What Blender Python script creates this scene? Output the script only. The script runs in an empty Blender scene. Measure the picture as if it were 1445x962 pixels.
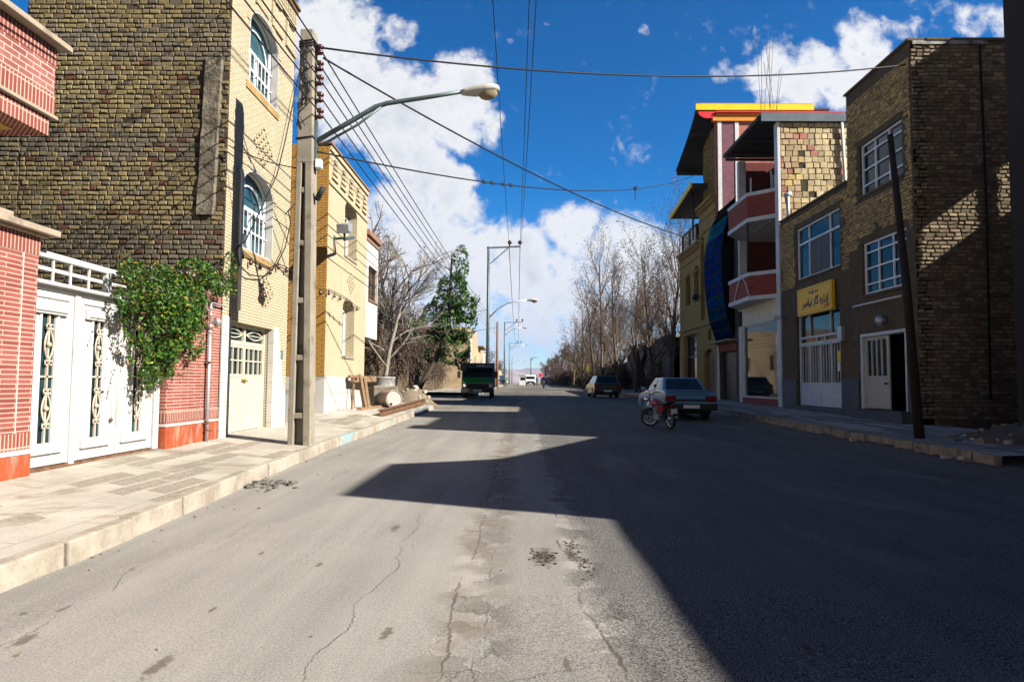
import bpy, bmesh, math, random
from mathutils import Vector, Matrix, noise
from mathutils.geometry import tessellate_polygon
S = bpy.context.scene
COL = S.collection
R = math.radians
rnd = random.Random(7)

# ------------------------------------------------------------------ camera
F, CX, CY, VX, VY, RO, H = 963.0, 722.5, 481.0, 733.0, 540.0, .007, 1.35
XL, XR = -5.5, 10.2            # planes of the left and right house fronts
_dx, _dy = VX - CX, VY - CY
cY = Vector((_dx, -_dy, -F)).normalized()
cU = Vector((RO, 1, (RO * _dx - _dy) / F)).normalized()
cX = cY.cross(cU)
def ray(px, py):
    d = Vector((px - CX, -(py - CY), -F))
    return Vector((d.dot(cX), d.dot(cY), d.dot(cU)))
def onX(px, py, X):
    r = ray(px, py); k = X / r.x
    return r.y * k, H + r.z * k
def onY(px, py, Y):
    r = ray(px, py); k = Y / r.y
    return r.x * k, H + r.z * k
PROF = [(-80, 0), (8, 0), (16, .06), (25, .2), (43, .42), (80, .65), (150, .85), (300, 1.0), (9000, 1.0)]
def hz(y):                      # the street climbs gently away from the camera
    for (a, p), (b, q) in zip(PROF, PROF[1:]):
        if y <= b:
            return p + (q - p) * max(0, y - a) / (b - a)
    return 1.0
def onG(px, py, dz=0):
    r = ray(px, py); z = 0
    for _ in range(30):
        k = (z - H) / r.z; z = .5 * z + .5 * (hz(r.y * k) + dz)
    k = (z - H) / r.z
    return r.x * k, r.y * k
cam = bpy.data.cameras.new('camera'); camo = bpy.data.objects.new('camera', cam); COL.objects.link(camo)
camo.matrix_world = Matrix.Translation((0, 0, H)) @ Matrix((cX, cY, cU)).to_4x4()
cam.sensor_width = 36; cam.lens = F / 1445 * 36; cam.clip_start = .05; cam.clip_end = 20000
S.camera = camo

# ------------------------------------------------------------------ mesh helpers
class MB:
    def __init__(s): s.v = []; s.f = []; s.m = []; s.s = []; s.c = []; s.col = (1, 1, 1)
    def add(s, vs, fs, m=0, sm=False):
        b = len(s.v); s.v += [tuple(p) for p in vs]; s.c += [s.col] * len(vs)
        for f in fs:
            s.f.append([b + i for i in f]); s.m.append(m); s.s.append(sm)
        return s
    def box(s, x0, x1, y0, y1, z0, z1, m=0):
        return s.add([(x, y, z) for x in (x0, x1) for y in (y0, y1) for z in (z0, z1)],
                     [(0, 1, 3, 2), (4, 6, 7, 5), (0, 4, 5, 1), (2, 3, 7, 6), (0, 2, 6, 4), (1, 5, 7, 3)], m)
    def obox(s, c, sx, sy, sz, M, m=0):
        c = Vector(c)
        vs = [c + M @ Vector((x * sx / 2, y * sy / 2, z * sz / 2)) for x in (-1, 1) for y in (-1, 1) for z in (-1, 1)]
        return s.add(vs, [(0, 1, 3, 2), (4, 6, 7, 5), (0, 4, 5, 1), (2, 3, 7, 6), (0, 2, 6, 4), (1, 5, 7, 3)], m)
    def fbox(s, fn, u0, u1, v0, v1, w0, w1, m=0):      # box in a wall's own frame
        return s.add([fn(u, v, w) for u in (u0, u1) for v in (v0, v1) for w in (w0, w1)],
                     [(0, 1, 3, 2), (4, 6, 7, 5), (0, 4, 5, 1), (2, 3, 7, 6), (0, 2, 6, 4), (1, 5, 7, 3)], m)
    def beam(s, a, b, w, h, m=0, up=(0, 0, 1)):
        a, b = Vector(a), Vector(b); d = b - a; l = d.length; d.normalize()
        u = Vector(up)
        if abs(d.dot(u)) > .99: u = Vector((1, 0, 0))
        x = d.cross(u).normalized(); z = x.cross(d)
        return s.obox((a + b) / 2, w, l, h, Matrix((x, d, z)).transposed(), m)
    def tube(s, pts, r, n=8, m=0, caps=True, sm=True):
        pts = [Vector(p) for p in pts]; k = len(pts)
        rs = r if isinstance(r, (list, tuple)) else [r] * k
        d0 = (pts[1] - pts[0]).normalized()
        a = d0.orthogonal().normalized(); vs = []
        for i, p in enumerate(pts):
            d = (pts[min(i + 1, k - 1)] - pts[max(i - 1, 0)]).normalized()
            a = (a - d * a.dot(d)); a = a.normalized() if a.length > 1e-6 else d.orthogonal().normalized()
            b = d.cross(a)
            for j in range(n):
                t = 2 * math.pi * j / n
                vs.append(p + (a * math.cos(t) + b * math.sin(t)) * rs[i])
        fs = [(i * n + j, i * n + (j + 1) % n, (i + 1) * n + (j + 1) % n, (i + 1) * n + j) for i in range(k - 1) for j in range(n)]
        s.add(vs, fs, m, sm)
        if caps:
            b = len(s.v) - len(vs)
            s.f.append([b + j for j in range(n)][::-1]); s.m.append(m); s.s.append(False)
            s.f.append([b + (k - 1) * n + j for j in range(n)]); s.m.append(m); s.s.append(False)
        return s
    def lathe(s, o, ax, prof, n=16, m=0, sm=True, ring=False):     # prof = [(radius, distance along axis)]
        o, ax = Vector(o), Vector(ax).normalized(); a = ax.orthogonal().normalized(); b = ax.cross(a); vs = []
        for r, h in prof:
            for j in range(n):
                t = 2 * math.pi * j / n
                vs.append(o + ax * h + (a * math.cos(t) + b * math.sin(t)) * max(r, 1e-4))
        k = len(prof)
        fs = [(i * n + j, i * n + (j + 1) % n, (i + 1) * n + (j + 1) % n, (i + 1) * n + j) for i in range(k - 1) for j in range(n)]
        fs += [((k - 1) * n + j, (k - 1) * n + (j + 1) % n, (j + 1) % n, j) for j in range(n)] if ring else [tuple(range(n))[::-1], tuple((k - 1) * n + j for j in range(n))]
        return s.add(vs, fs, m, sm)
    def prism(s, poly, fn, w0, w1, m=0):               # poly in (u, v), pushed from w0 to w1
        n = len(poly)
        vs = [fn(u, v, w0) for u, v in poly] + [fn(u, v, w1) for u, v in poly]
        fs = [tuple(range(n)), tuple(range(n, 2 * n))[::-1]] + [(i, (i + 1) % n, n + (i + 1) % n, n + i) for i in range(n)]
        return s.add(vs, fs, m)
    def panel(s, fn, outer, holes, t, m=0, w=0):       # wall slab with openings; front at w, back at w - t
        loops = [outer] + holes
        tri = tessellate_polygon([[Vector((u, v, 0)) for u, v in lp] for lp in loops])
        flat = [p for lp in loops for p in lp]; n = len(flat)
        vs = [fn(u, v, w) for u, v in flat] + [fn(u, v, w - t) for u, v in flat]
        fs = [tuple(a) for a in tri] + [tuple(i + n for i in reversed(a)) for a in tri]
        o = 0
        for lp in loops:
            k = len(lp)
            fs += [(o + i, o + (i + 1) % k, n + o + (i + 1) % k, n + o + i) for i in range(k)]
            o += k
        return s.add(vs, fs, m)
    def quad(s, a, b, c, d, m=0): return s.add([a, b, c, d], [(0, 1, 2, 3)], m)
    def build(s, name, mats, parent=None, bevel=0, recalc=True, seg=2, org=None):
        o0 = org if org is not None else world(parent)
        me = bpy.data.meshes.new(name)
        me.from_pydata([(x - o0[0], y - o0[1], z - o0[2]) for x, y, z in s.v], [], s.f)
        for mt in (mats if isinstance(mats, list) else [mats]): me.materials.append(mt)
        me.polygons.foreach_set('material_index', s.m); me.polygons.foreach_set('use_smooth', s.s)
        if any(c != (1, 1, 1) for c in s.c):
            at = me.color_attributes.new('Col', 'FLOAT_COLOR', 'POINT')
            at.data.foreach_set('color', [k for c in s.c for k in (c[0], c[1], c[2], 1)])
        if recalc:
            bm = bmesh.new(); bm.from_mesh(me); bmesh.ops.recalc_face_normals(bm, faces=bm.faces[:]); bm.to_mesh(me); bm.free()
        o = bpy.data.objects.new(name, me); COL.objects.link(o)
        if parent: o.parent = parent
        elif org is not None: o.location = org
        if bevel:
            b = o.modifiers.new('bevel', 'BEVEL'); b.width = bevel; b.segments = seg; b.limit_method = 'ANGLE'; b.angle_limit = R(40)
        return o
def world(o):
    p = Vector((0, 0, 0))
    while o: p += o.location; o = o.parent
    return p
def tag(o, label, cat=None, group=None):
    o['label'] = label
    if cat: o['category'] = cat
    if group: o['group'] = group
    return o
def thing(name, loc, label, cat, group=None):
    o = bpy.data.objects.new(name, None); COL.objects.link(o); o.location = loc; o.empty_display_size = .2
    return tag(o, label, cat, group)
def setting(o, kind='structure'): o['kind'] = kind; return o
def copy_tree(o, loc=None, rz=None, scale=None, label=None, parent=None):
    c = o.copy(); COL.objects.link(c)
    if parent: c.parent = parent
    if loc is not None: c.location = loc
    if rz is not None: c.rotation_euler = (0, 0, rz)
    if scale is not None: c.scale = scale if isinstance(scale, tuple) else (scale,) * 3
    if label: c['label'] = label
    for ch in list(o.children): copy_tree(ch, parent=c)
    return c
FL = lambda u, v, w=0: (XL + w, u, v)
FR = lambda u, v, w=0: (XR - w, u, v)
def FX(X, sgn=1): return lambda u, v, w=0: (X + sgn * w, u, v)
def FY(Y): return lambda u, v, w=0: (u, Y - w, v)      # wall that faces the camera end of the street
def rect(u0, u1, v0, v1): return [(u0, v0), (u1, v0), (u1, v1), (u0, v1)]
def arch(u0, u1, v0, vs, rise, n=14):
    c = (u0 + u1) / 2; a = (u1 - u0) / 2
    return [(u0, v0), (u1, v0)] + [(c + a * math.cos(math.pi * i / n), vs + rise * math.sin(math.pi * i / n)) for i in range(n + 1)]
def mixc(a, b, t): return tuple(p + (q - p) * t for p, q in zip(a, b))
def mulc(a, k): return tuple(p * k for p in a)

def bricks(mb, fn, u0, u1, v0, v1, course, lens, gap, depth, jit, pal, holes=(), poly=None, rg=rnd, w0=0):
    v = v0; row = 0
    while v + course * .5 < v1:
        u = u0 - rg.random() * lens[0]
        while u < u1:
            L = rg.uniform(*lens); a, b = max(u, u0) + gap * .6, min(u + L, u1) - gap * .6; u += L
            if b - a < .04: continue
            c, d = v + gap / 2 + rg.uniform(-jit, jit), v + course - gap / 2 + rg.uniform(-jit, jit)
            if d > v1: d = v1
            cu, cv = (a + b) / 2, (c + d) / 2
            hole = False
            for h in holes:
                if b > h[0] and a < h[1] and d > h[2] and c < h[3]: hole = True
            if hole:
                continue
            if poly and not poly(cu, cv): continue
            col = pal(cu, cv, rg)
            if col is None: continue
            dd = depth * rg.uniform(.45, 1.15); i = min(.013, (d - c) * .2)
            ta, tb = rg.uniform(-jit, jit) * .8, rg.uniform(-jit, jit) * .8
            mb.col = col
            q = [(a, c + ta), (b, c + tb), (b, d + tb), (a, d + ta)]
            e = [(a + i, c + ta + i), (b - i, c + tb + i), (b - i, d + tb - i), (a + i, d + ta - i)]
            tl = [rg.uniform(-.3, .3) * depth for _ in range(4)]
            mb.add([fn(p, r, w0 - .01) for p, r in q] + [fn(p, r, w0 + dd * .6) for p, r in q] + [fn(p, r, w0 + dd + t) for (p, r), t in zip(e, tl)],
                   [(0, 1, 5, 4), (1, 2, 6, 5), (2, 3, 7, 6), (3, 0, 4, 7), (4, 5, 9, 8), (5, 6, 10, 9), (6, 7, 11, 10), (7, 4, 8, 11), (8, 9, 10, 11)])
        v += course; row += 1
    mb.col = (1, 1, 1)

# ------------------------------------------------------------------ materials
class NT:
    def __init__(s, name):
        s.mat = bpy.data.materials.new(name); s.mat.use_nodes = True; s.t = s.mat.node_tree; s.n = s.t.nodes
        s.b = s.n['Principled BSDF']
    def node(s, typ, **kw):
        n = s.n.new(typ)
        for k, v in kw.items(): setattr(n, k, v)
        return n
    def put(s, sock, val):
        if hasattr(val, 'is_output') or isinstance(val, bpy.types.NodeSocket): s.t.links.new(val, sock)
        elif isinstance(val, tuple) and len(val) == 3 and sock.type == 'RGBA': sock.default_value = (*val, 1)
        else: sock.default_value = val
    def math(s, op, a, b=None, c=None, clamp=False):
        n = s.node('ShaderNodeMath', operation=op, use_clamp=clamp); s.put(n.inputs[0], a)
        if b is not None: s.put(n.inputs[1], b)
        if c is not None: s.put(n.inputs[2], c)
        return n.outputs[0]
    def mix(s, f, a, b, mode='MIX'):
        n = s.node('ShaderNodeMix', data_type='RGBA', blend_type=mode); s.put(n.inputs[0], f); s.put(n.inputs[6], a); s.put(n.inputs[7], b)
        return n.outputs[2]
    def mr(s, v, a, b, c=0., d=1., smooth=True):
        n = s.node('ShaderNodeMapRange', interpolation_type='SMOOTHSTEP' if smooth else 'LINEAR')
        for i, k in enumerate((v, a, b, c, d)): s.put(n.inputs[i], k)
        return n.outputs[0]
    def obj(s): return s.node('ShaderNodeTexCoord').outputs['Object']
    def xyz(s, v):
        n = s.node('ShaderNodeSeparateXYZ'); s.put(n.inputs[0], v); return n.outputs
    def comb(s, x, y, z=0.):
        n = s.node('ShaderNodeCombineXYZ'); s.put(n.inputs[0], x); s.put(n.inputs[1], y); s.put(n.inputs[2], z); return n.outputs[0]
    def noise(s, v, scale, detail=4, rough=.55, dist=0, col=False):
        n = s.node('ShaderNodeTexNoise'); s.put(n.inputs['Vector'], v); n.inputs['Scale'].default_value = scale
        n.inputs['Detail'].default_value = detail; n.inputs['Roughness'].default_value = rough; n.inputs['Distortion'].default_value = dist
        return n.outputs['Color' if col else 'Fac']
    def scale(s, v, k):
        n = s.node('ShaderNodeVectorMath', operation='MULTIPLY'); s.put(n.inputs[0], v); n.inputs[1].default_value = k; return n.outputs[0]
    def bump(s, h, strength, dist=.01, nrm=None):
        n = s.node('ShaderNodeBump'); s.put(n.inputs['Height'], h); n.inputs['Strength'].default_value = strength; n.inputs['Distance'].default_value = dist
        if nrm is not None: s.put(n.inputs['Normal'], nrm)
        return n.outputs[0]
    def done(s, color=None, rough=.8, metal=0., nrm=None, spec=.3):
        if color is not None: s.put(s.b.inputs['Base Color'], color)
        s.put(s.b.inputs['Roughness'], rough); s.put(s.b.inputs['Metallic'], metal); s.b.inputs['Specular IOR Level'].default_value = spec
        if nrm is not None: s.put(s.b.inputs['Normal'], nrm)
        return s.mat
def M(name, base, rough=.8, metal=0., var=.18, vs=3., bump=.25, bs=40., bd=.004, dirt=None, da=.55, ds=2.5, spec=.3, attr=False, streak=None):
    t = NT(name); o = t.obj()
    if attr:
        a = t.node('ShaderNodeAttribute', attribute_name='Col').outputs['Color']; c = t.mix(1., a, base, 'MULTIPLY')
    else: c = base
    n1 = t.noise(o, vs, 6, .6)
    k = t.mr(n1, .3, .7, 1 - var, 1 + var, False)
    n = t.node('ShaderNodeVectorMath', operation='SCALE'); t.put(n.inputs[0], c); t.put(n.inputs['Scale'], k); c = n.outputs[0]
    if dirt:
        vec = t.scale(o, streak) if streak else o
        c = t.mix(t.math('MULTIPLY', t.mr(t.noise(vec, ds, 7, .65), da - .06, da + .12), .85), c, dirt)
    nb = t.noise(o, bs, 5, .6)
    return t.done(c, t.mr(n1, .3, .7, max(.02, rough - .08), min(1, rough + .08), False), metal, t.bump(nb, bump, bd) if bump else None, spec)
def BR(name, c1, c2, mortar, bw, bh, ms, var=.25, bump=.5, bd=.006, off=.5, dirt=None, rough=.85, da=.6, sq=1., swap=False):
    t = NT(name); o = t.obj(); x, y, z = t.xyz(o)
    u = t.math('ADD', x, y)
    v = t.comb(z, u) if swap else t.comb(u, z)
    b = t.node('ShaderNodeTexBrick', offset=off); t.put(b.inputs['Vector'], v)
    for k, val in (('Color1', c1), ('Color2', c2), ('Mortar', mortar)): b.inputs[k].default_value = (*val, 1)
    b.inputs['Scale'].default_value = 1; b.inputs['Brick Width'].default_value = bw; b.inputs['Row Height'].default_value = bh
    b.inputs['Mortar Size'].default_value = ms; b.inputs['Mortar Smooth'].default_value = .15; b.inputs['Bias'].default_value = 0
    c = b.outputs['Color']
    n1 = t.noise(o, 2.2, 6, .6); n2 = t.noise(o, 35., 4, .6)
    k = t.math('MULTIPLY', t.mr(n1, .3, .7, 1 - var, 1 + var, False), t.mr(n2, .3, .7, .9, 1.1, False))
    n = t.node('ShaderNodeVectorMath', operation='SCALE'); t.put(n.inputs[0], c); t.put(n.inputs['Scale'], k); c = n.outputs[0]
    if dirt: c = t.mix(t.math('MULTIPLY', t.mr(t.noise(o, 1.1, 7, .65), da - .05, da + .15), .7), c, dirt)
    hgt = t.math('ADD', t.math('SUBTRACT', 1., b.outputs['Fac']), t.math('MULTIPLY', n2, .35))
    return t.done(c, rough, 0., t.bump(hgt, bump, bd))
def GLASS(name, base=(.012, .02, .025), rough=.05, spec=.3, var=.5):
    t = NT(name); o = t.obj()
    c = t.mix(t.mr(t.noise(o, 1.3, 3), .35, .65), mulc(base, 1 - var), mulc(base, 1 + var))
    return t.done(c, rough, 0., t.bump(t.noise(o, .9, 2), .06, .02), spec)

m_yel = BR('yellow brick', (.43, .37, .26), (.40, .335, .225), (.19, .15, .09), .22, .062, .009, .06, .6)
m_ylw2 = BR('honey brick', (.43, .37, .255), (.41, .345, .23), (.25, .20, .12), .22, .062, .008, .07, .5)
m_hny = BR('ochre side brick', (.38, .20, .04), (.34, .175, .035), (.14, .08, .025), .22, .075, .010, .10, .6)
m_red = BR('red brick', (.19, .045, .035), (.26, .078, .062), (.36, .28, .23), .46, .052, .0068, .16, .5, dirt=(.27, .15, .11), da=.6)
m_red2 = BR('pink brick', (.21, .06, .05), (.26, .095, .08), (.38, .31, .27), .21, .066, .008, .14, .5, dirt=(.32, .2, .17), da=.52)
m_sold = BR('soldier course brick', (.18, .042, .03), (.22, .06, .045), (.36, .28, .23), .30, .055, .0085, .12, .5, off=0., swap=True)
m_rough = M('weathered brick', (1, 1, 1), .95, var=.22, vs=9, bump=.9, bs=45, bd=.012, attr=True)
m_mud = M('mud mortar', (.06, .047, .03), .97, var=.3, vs=6, bump=.8, bs=30, bd=.02)
m_mudl = M('pale mud mortar', (.11, .085, .05), .97, var=.3, vs=6, bump=.8, bs=30, bd=.02)
m_scar = M('rough cast concrete', (.155, .135, .10), .95, var=.25, vs=5, bump=1., bs=14, bd=.04, dirt=(.07, .06, .045), da=.52)
m_conc = M('weathered concrete', (.235, .21, .165), .93, var=.18, vs=2.5, bump=.7, bs=60, bd=.008, dirt=(.12, .10, .075), da=.58, ds=3)
m_coping = M('stone coping', (.30, .25, .19), .8, var=.12, bump=.3, dirt=(.15, .12, .09), da=.58)
m_marble = M('pale stone cladding', (.42, .41, .39), .5, var=.07, vs=1.5, bump=.08, dirt=(.3, .25, .17), da=.64, ds=1.4)
m_orange = M('orange painted render', (.27, .055, .02), .85, var=.2, vs=5, bump=.4, dirt=(.26, .19, .14), da=.56, ds=6, streak=(1, 1, .25))
m_white = M('white painted metal', (.46, .455, .445), .42, var=.07, vs=2, bump=.06, dirt=(.30, .25, .19), da=.62, ds=3.5, streak=(1, 1, .35))
m_cream = M('cream painted metal', (.43, .40, .32), .5, var=.05, bump=.06, dirt=(.25, .19, .12), da=.7, ds=4)
m_scroll = M('cream wrought iron', (.40, .35, .28), .5, var=.12, bump=.1, dirt=(.16, .085, .04), da=.64, ds=8)
m_frame = M('white window frame', (.72, .74, .77), .4, var=.05, bump=.03)
m_galv = M('galvanised steel', (.40, .41, .43), .45, .55, var=.12, bump=.1)
m_lampm = M('grey green painted steel', (.10, .135, .14), .5, .4, var=.2, bump=.1)
m_lamph = M('lamp housing', (.40, .40, .37), .45, var=.08, bump=.05)
m_lens = GLASS('lamp glass', (.25, .2, .13), .12)
m_black = M('black rubber', (.02, .02, .02), .6, var=.2, bump=.1)
m_wire = M('black cable sheath', (.012, .012, .014), .6, var=.1, bump=0)
m_porc = M('brown porcelain', (.055, .02, .018), .2, var=.2, bump=0, spec=.6)
m_glass = GLASS('window glass', (.012, .02, .024))
m_glassb = GLASS('teal window glass', (.01, .028, .034), .08, .16)
m_glasst = GLASS('teal house glass', (.022, .062, .075), .12, .12)
m_glassd = GLASS('dark blue glass', (.004, .008, .03), .05)
m_curt = M('grey curtain', (.10, .10, .11), .8, var=.1, bump=.1)
m_dark = M('unlit interior', (.02, .018, .016), .95, var=.2, bump=0)
m_yfas = M('yellow fascia paint', (.85, .56, .01), .5, var=.06, bump=.05, dirt=(.4, .25, .03), da=.68)
m_ofas = M('orange fascia paint', (.68, .24, .02), .6, var=.12, bump=.1, dirt=(.25, .1, .03), da=.62)
m_bfas = M('slate fascia sheet', (.10, .13, .16), .5, var=.15, bump=.05)
m_redp = M('red sheet metal', (.72, .02, .03), .5, var=.1, bump=.05)
m_rred = M('dull red render', (.235, .05, .036), .85, var=.25, vs=5, bump=.3, dirt=(.18, .05, .045), da=.58)
m_purp = M('mauve stone cladding', (.15, .06, .085), .7, var=.25, vs=5, bump=.2)  # tone lowered so the cladding reads as standing in shade
m_pink = M('salmon render', (.36, .13, .10), .8, var=.15, bump=.2)
m_wtrim = M('white painted trim', (.56, .57, .58), .7, var=.1, bump=.2, dirt=(.35, .33, .3), da=.62)
m_creamr = M('cream render', (.68, .60, .46), .85, var=.08, bump=.2, dirt=(.45, .38, .27), da=.64)
m_whiter = M('white stone facing', (.42, .41, .38), .7, var=.08, bump=.2)
m_soffit = BR('dark corrugated sheet', (.05, .045, .04), (.045, .04, .036), (.02, .018, .016), 8., .12, .02, .1, .8, .03, swap=True)
m_mudw = M('brown earth render', (.095, .068, .04), .95, var=.3, vs=3, bump=.7, bs=25, bd=.02, dirt=(.28, .22, .14), da=.66, ds=4)
m_plinth = M('dark slate plinth', (.055, .065, .08), .6, var=.25, bump=.2, dirt=(.14, .13, .12), da=.6)
m_yelr = BR('mustard brick', (.38, .235, .065), (.34, .21, .055), (.24, .16, .06), .22, .07, .008, .15, .4)
m_wood = M('old timber', (.20, .12, .065), .85, var=.35, vs=12, bump=.5, bs=30)
m_woodl = M('pale timber', (.20, .13, .075), .8, var=.25, vs=9, bump=.4)
m_woodd = M('tarred timber post', (.028, .019, .014), .85, var=.4, vs=12, bump=.5)
m_rust = M('rusty steel', (.15, .08, .045), .85, .2, var=.4, vs=7, bump=.4, dirt=(.06, .03, .02), da=.55, ds=6)
m_drum = M('peeling white drum paint', (.27, .25, .22), .75, var=.1, vs=5, bump=.3, dirt=(.24, .08, .035), da=.51, ds=7)
m_drumface = M('white drum lid', (.36, .34, .31), .7, var=.06, bump=.2, dirt=(.34, .13, .06), da=.63, ds=5)
m_tank = M('zinc tank', (.30, .30, .29), .55, .3, var=.3, vs=6, bump=.3, dirt=(.12, .11, .1), da=.56, ds=5)
m_soil = M('dry soil', (.16, .125, .085), .97, var=.3, vs=4, bump=1., bs=18, bd=.04)
m_soild = M('dark rubble soil', (.10, .082, .07), .97, var=.4, vs=5, bump=1., bs=15, bd=.05, dirt=(.24, .2, .16), da=.66, ds=16)
m_adobe = BR('mud brick wall', (.13, .092, .055), (.16, .115, .07), (.09, .066, .042), .3, .11, .02, .3, .8, dirt=(.07, .05, .032), da=.5)  # base darkened to stand in for shade cast from across the street
m_beige = M('sandy plaster', (.36, .27, .165), .92, var=.18, vs=1.5, bump=.5, bs=12, bd=.02, dirt=(.33, .24, .15), da=.56)
m_bark = M('grey bark', (.10, .075, .055), .95, var=.3, vs=9, bump=.7, bs=30, bd=.01)
m_barkd = M('dark bark', (.06, .045, .036), .95, var=.3, vs=9, bump=.7, bs=30, bd=.01)
m_wash = M('whitewashed bark', (.22, .20, .17), .9, var=.3, vs=7, bump=.6, dirt=(.2, .17, .14), da=.56)
m_gravel = M('bare gravel bed', (.20, .17, .13), .97, var=.3, vs=14, bump=.9, bs=60, bd=.012)
def foliage(name, tr=.25):
    t = NT(name); a = t.node('ShaderNodeAttribute', attribute_name='Col').outputs['Color']
    t.done(a, .5, 0., None, .35)
    tl = t.node('ShaderNodeBsdfTranslucent'); t.put(tl.inputs[0], a)
    mx = t.node('ShaderNodeMixShader'); mx.inputs[0].default_value = tr
    t.t.links.new(t.b.outputs[0], mx.inputs[1]); t.t.links.new(tl.outputs[0], mx.inputs[2])
    t.t.links.new(mx.outputs[0], t.n['Material Output'].inputs[0]); return t.mat
m_leaf = foliage('leaves', .2)
m_dry = foliage('dry leaves', .15)
def paint(name, c, rough=.3, coat=.5):
    t = NT(name); o = t.obj()
    t.done(t.mix(t.mr(t.noise(o, 2.5, 5), .4, .75), c, mixc(c, (.12, .1, .085), .1)), rough, 0., None, .5)
    t.b.inputs['Coat Weight'].default_value = coat; t.b.inputs['Coat Roughness'].default_value = .08
    return t.mat
m_carblue = paint('blue car paint', (.105, .25, .43)); m_carblk = paint('black car paint', (.012, .012, .014))
m_green = paint('green truck paint', (.006, .20, .025)); m_navy = paint('navy truck paint', (.008, .012, .04)); m_wtruck = paint('white truck paint', (.75, .75, .75))
m_bred = paint('red motorcycle paint', (.28, .01, .025)); m_plast = M('dark grey plastic', (.025, .025, .028), .5, var=.15, bump=.05)
m_chrome = M('chrome', (.75, .75, .75), .15, 1., var=.05, bump=0); m_tail = M('red lamp plastic', (.16, .008, .008), .2, var=.1, bump=0, spec=.6)
m_plate = M('number plate', (.7, .7, .66), .5, var=.05, bump=0); m_head = GLASS('headlamp glass', (.5, .5, .5), .08)
# ------------------------------------------------------------------ light and sky
SUN = Vector((.922, -.387, .68)).normalized()
sl = bpy.data.lights.new('sun', 'SUN'); so = bpy.data.objects.new('sun', sl); COL.objects.link(so)
sl.energy = 5.0; sl.angle = R(.5); sl.color = (1, .93, .82)
so.rotation_euler = SUN.to_track_quat('Z', 'Y').to_euler()
S.view_settings.view_transform = 'Standard'; S.view_settings.look = 'None'; S.view_settings.gamma = 1; S.view_settings.use_curve_mapping = False
S.view_settings.exposure = 1.43
S.cycles.max_bounces = 5; S.cycles.diffuse_bounces = 2; S.cycles.glossy_bounces = 3; S.cycles.use_denoising = True
S.cycles.sample_clamp_indirect = 4; S.cycles.adaptive_threshold = .03
W = bpy.data.worlds.new('World'); S.world = W; W.use_nodes = True
class WT(NT):
    def __init__(s): s.t = W.node_tree; s.n = s.t.nodes
w = WT()
sky = w.node('ShaderNodeTexSky', sky_type='NISHITA', sun_disc=False, sun_elevation=math.asin(SUN.z), sun_rotation=math.atan2(SUN.x, SUN.y))
sky.altitude = 1500; sky.air_density = 1.0; sky.dust_density = .3; sky.ozone_density = 3.0
hs = w.node('ShaderNodeHueSaturation'); hs.inputs['Saturation'].default_value = 1.45; hs.inputs['Value'].default_value = .84; hs.inputs['Hue'].default_value = .492
w.put(hs.inputs['Color'], sky.outputs[0])
gm = w.node('ShaderNodeGamma'); gm.inputs[1].default_value = 1.25; w.put(gm.inputs[0], w.mix(w.mr(w.xyz(w.node('ShaderNodeTexCoord').outputs['Generated'])[1], -.5, .35, .72, 0.), hs.outputs[0], (0., .06, .22)))
dirv = w.node('ShaderNodeTexCoord').outputs['Generated']
dx_, dy_, dz_ = w.xyz(dirv)
ay = w.math('MAXIMUM', w.math('ABSOLUTE', dy_), .12)
cu_ = w.math('DIVIDE', dx_, ay); cv_ = w.math('DIVIDE', dz_, ay)      # bearing and height of a sky direction, along the street
uv = w.comb(cu_, cv_)
wob = w.noise(uv, 5., 6, .6, col=True)
off = w.node('ShaderNodeVectorMath', operation='SUBTRACT'); w.put(off.inputs[0], wob); off.inputs[1].default_value = (.5, .5, .5)
of2 = w.scale(off.outputs[0], (.11, .11, 0))
ad = w.node('ShaderNodeVectorMath', operation='ADD'); w.put(ad.inputs[0], uv); w.put(ad.inputs[1], of2)
uvw = ad.outputs[0]
CL = [(455, 40, 100, 1), (560, 25, 34, .8), (500, 130, 110, 1), (580, 150, 75, 1), (640, 110, 60, 1), (640, 165, 60, 1), (690, 178, 26, .8), (590, 235, 60, 1), (630, 262, 45, 1), (545, 215, 55, 1),
      (560, 320, 90, 1), (640, 380, 100, 1), (735, 375, 80, 1), (805, 325, 60, 1), (860, 375, 60, 1), (800, 430, 120, .9), (650, 300, 45, .9), (880, 370, 80, 1), (940, 400, 70, 1), (700, 440, 130, .8),
      (500, 400, 160, 1), (1150, 95, 60, .9), (1090, 88, 45, .75), (1030, 80, 26, .6), (1225, 60, 62, 1), (1240, 110, 40, 1), (1200, 120, 45, 1), (1290, 30, 30, .6), (1060, 78, 20, .55), (1390, 15, 42, .7), (1080, 130, 22, .5), (908, 24, 18, .6), (714, 56, 9, .5), (770, 14, 8, .5), (1440, 20, 40, .7), (330, 60, 90, 1), (250, 200, 130, .9)]
m_ = 0.
for px, py, r, a in CL:
    d = w.node('ShaderNodeVectorMath', operation='DISTANCE'); w.put(d.inputs[0], uvw); d.inputs[1].default_value = ((px - 733) / F, (540 - py) / F, 0)
    b = w.math('MULTIPLY', w.mr(d.outputs['Value'], r * .35 / F, r * 1.3 / F, 1., 0.), a)
    m_ = b if isinstance(m_, float) else w.math('SMOOTH_MAX', m_, b, .18)
det = w.math('ADD', w.math('MULTIPLY', w.noise(uv, 9., 10, .62), .65), w.math('MULTIPLY', w.noise(uv, 38., 8, .65, .6), .35))
dens = w.math('ADD', m_, w.math('MULTIPLY', w.math('SUBTRACT', det, .5), 3.0))
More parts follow.
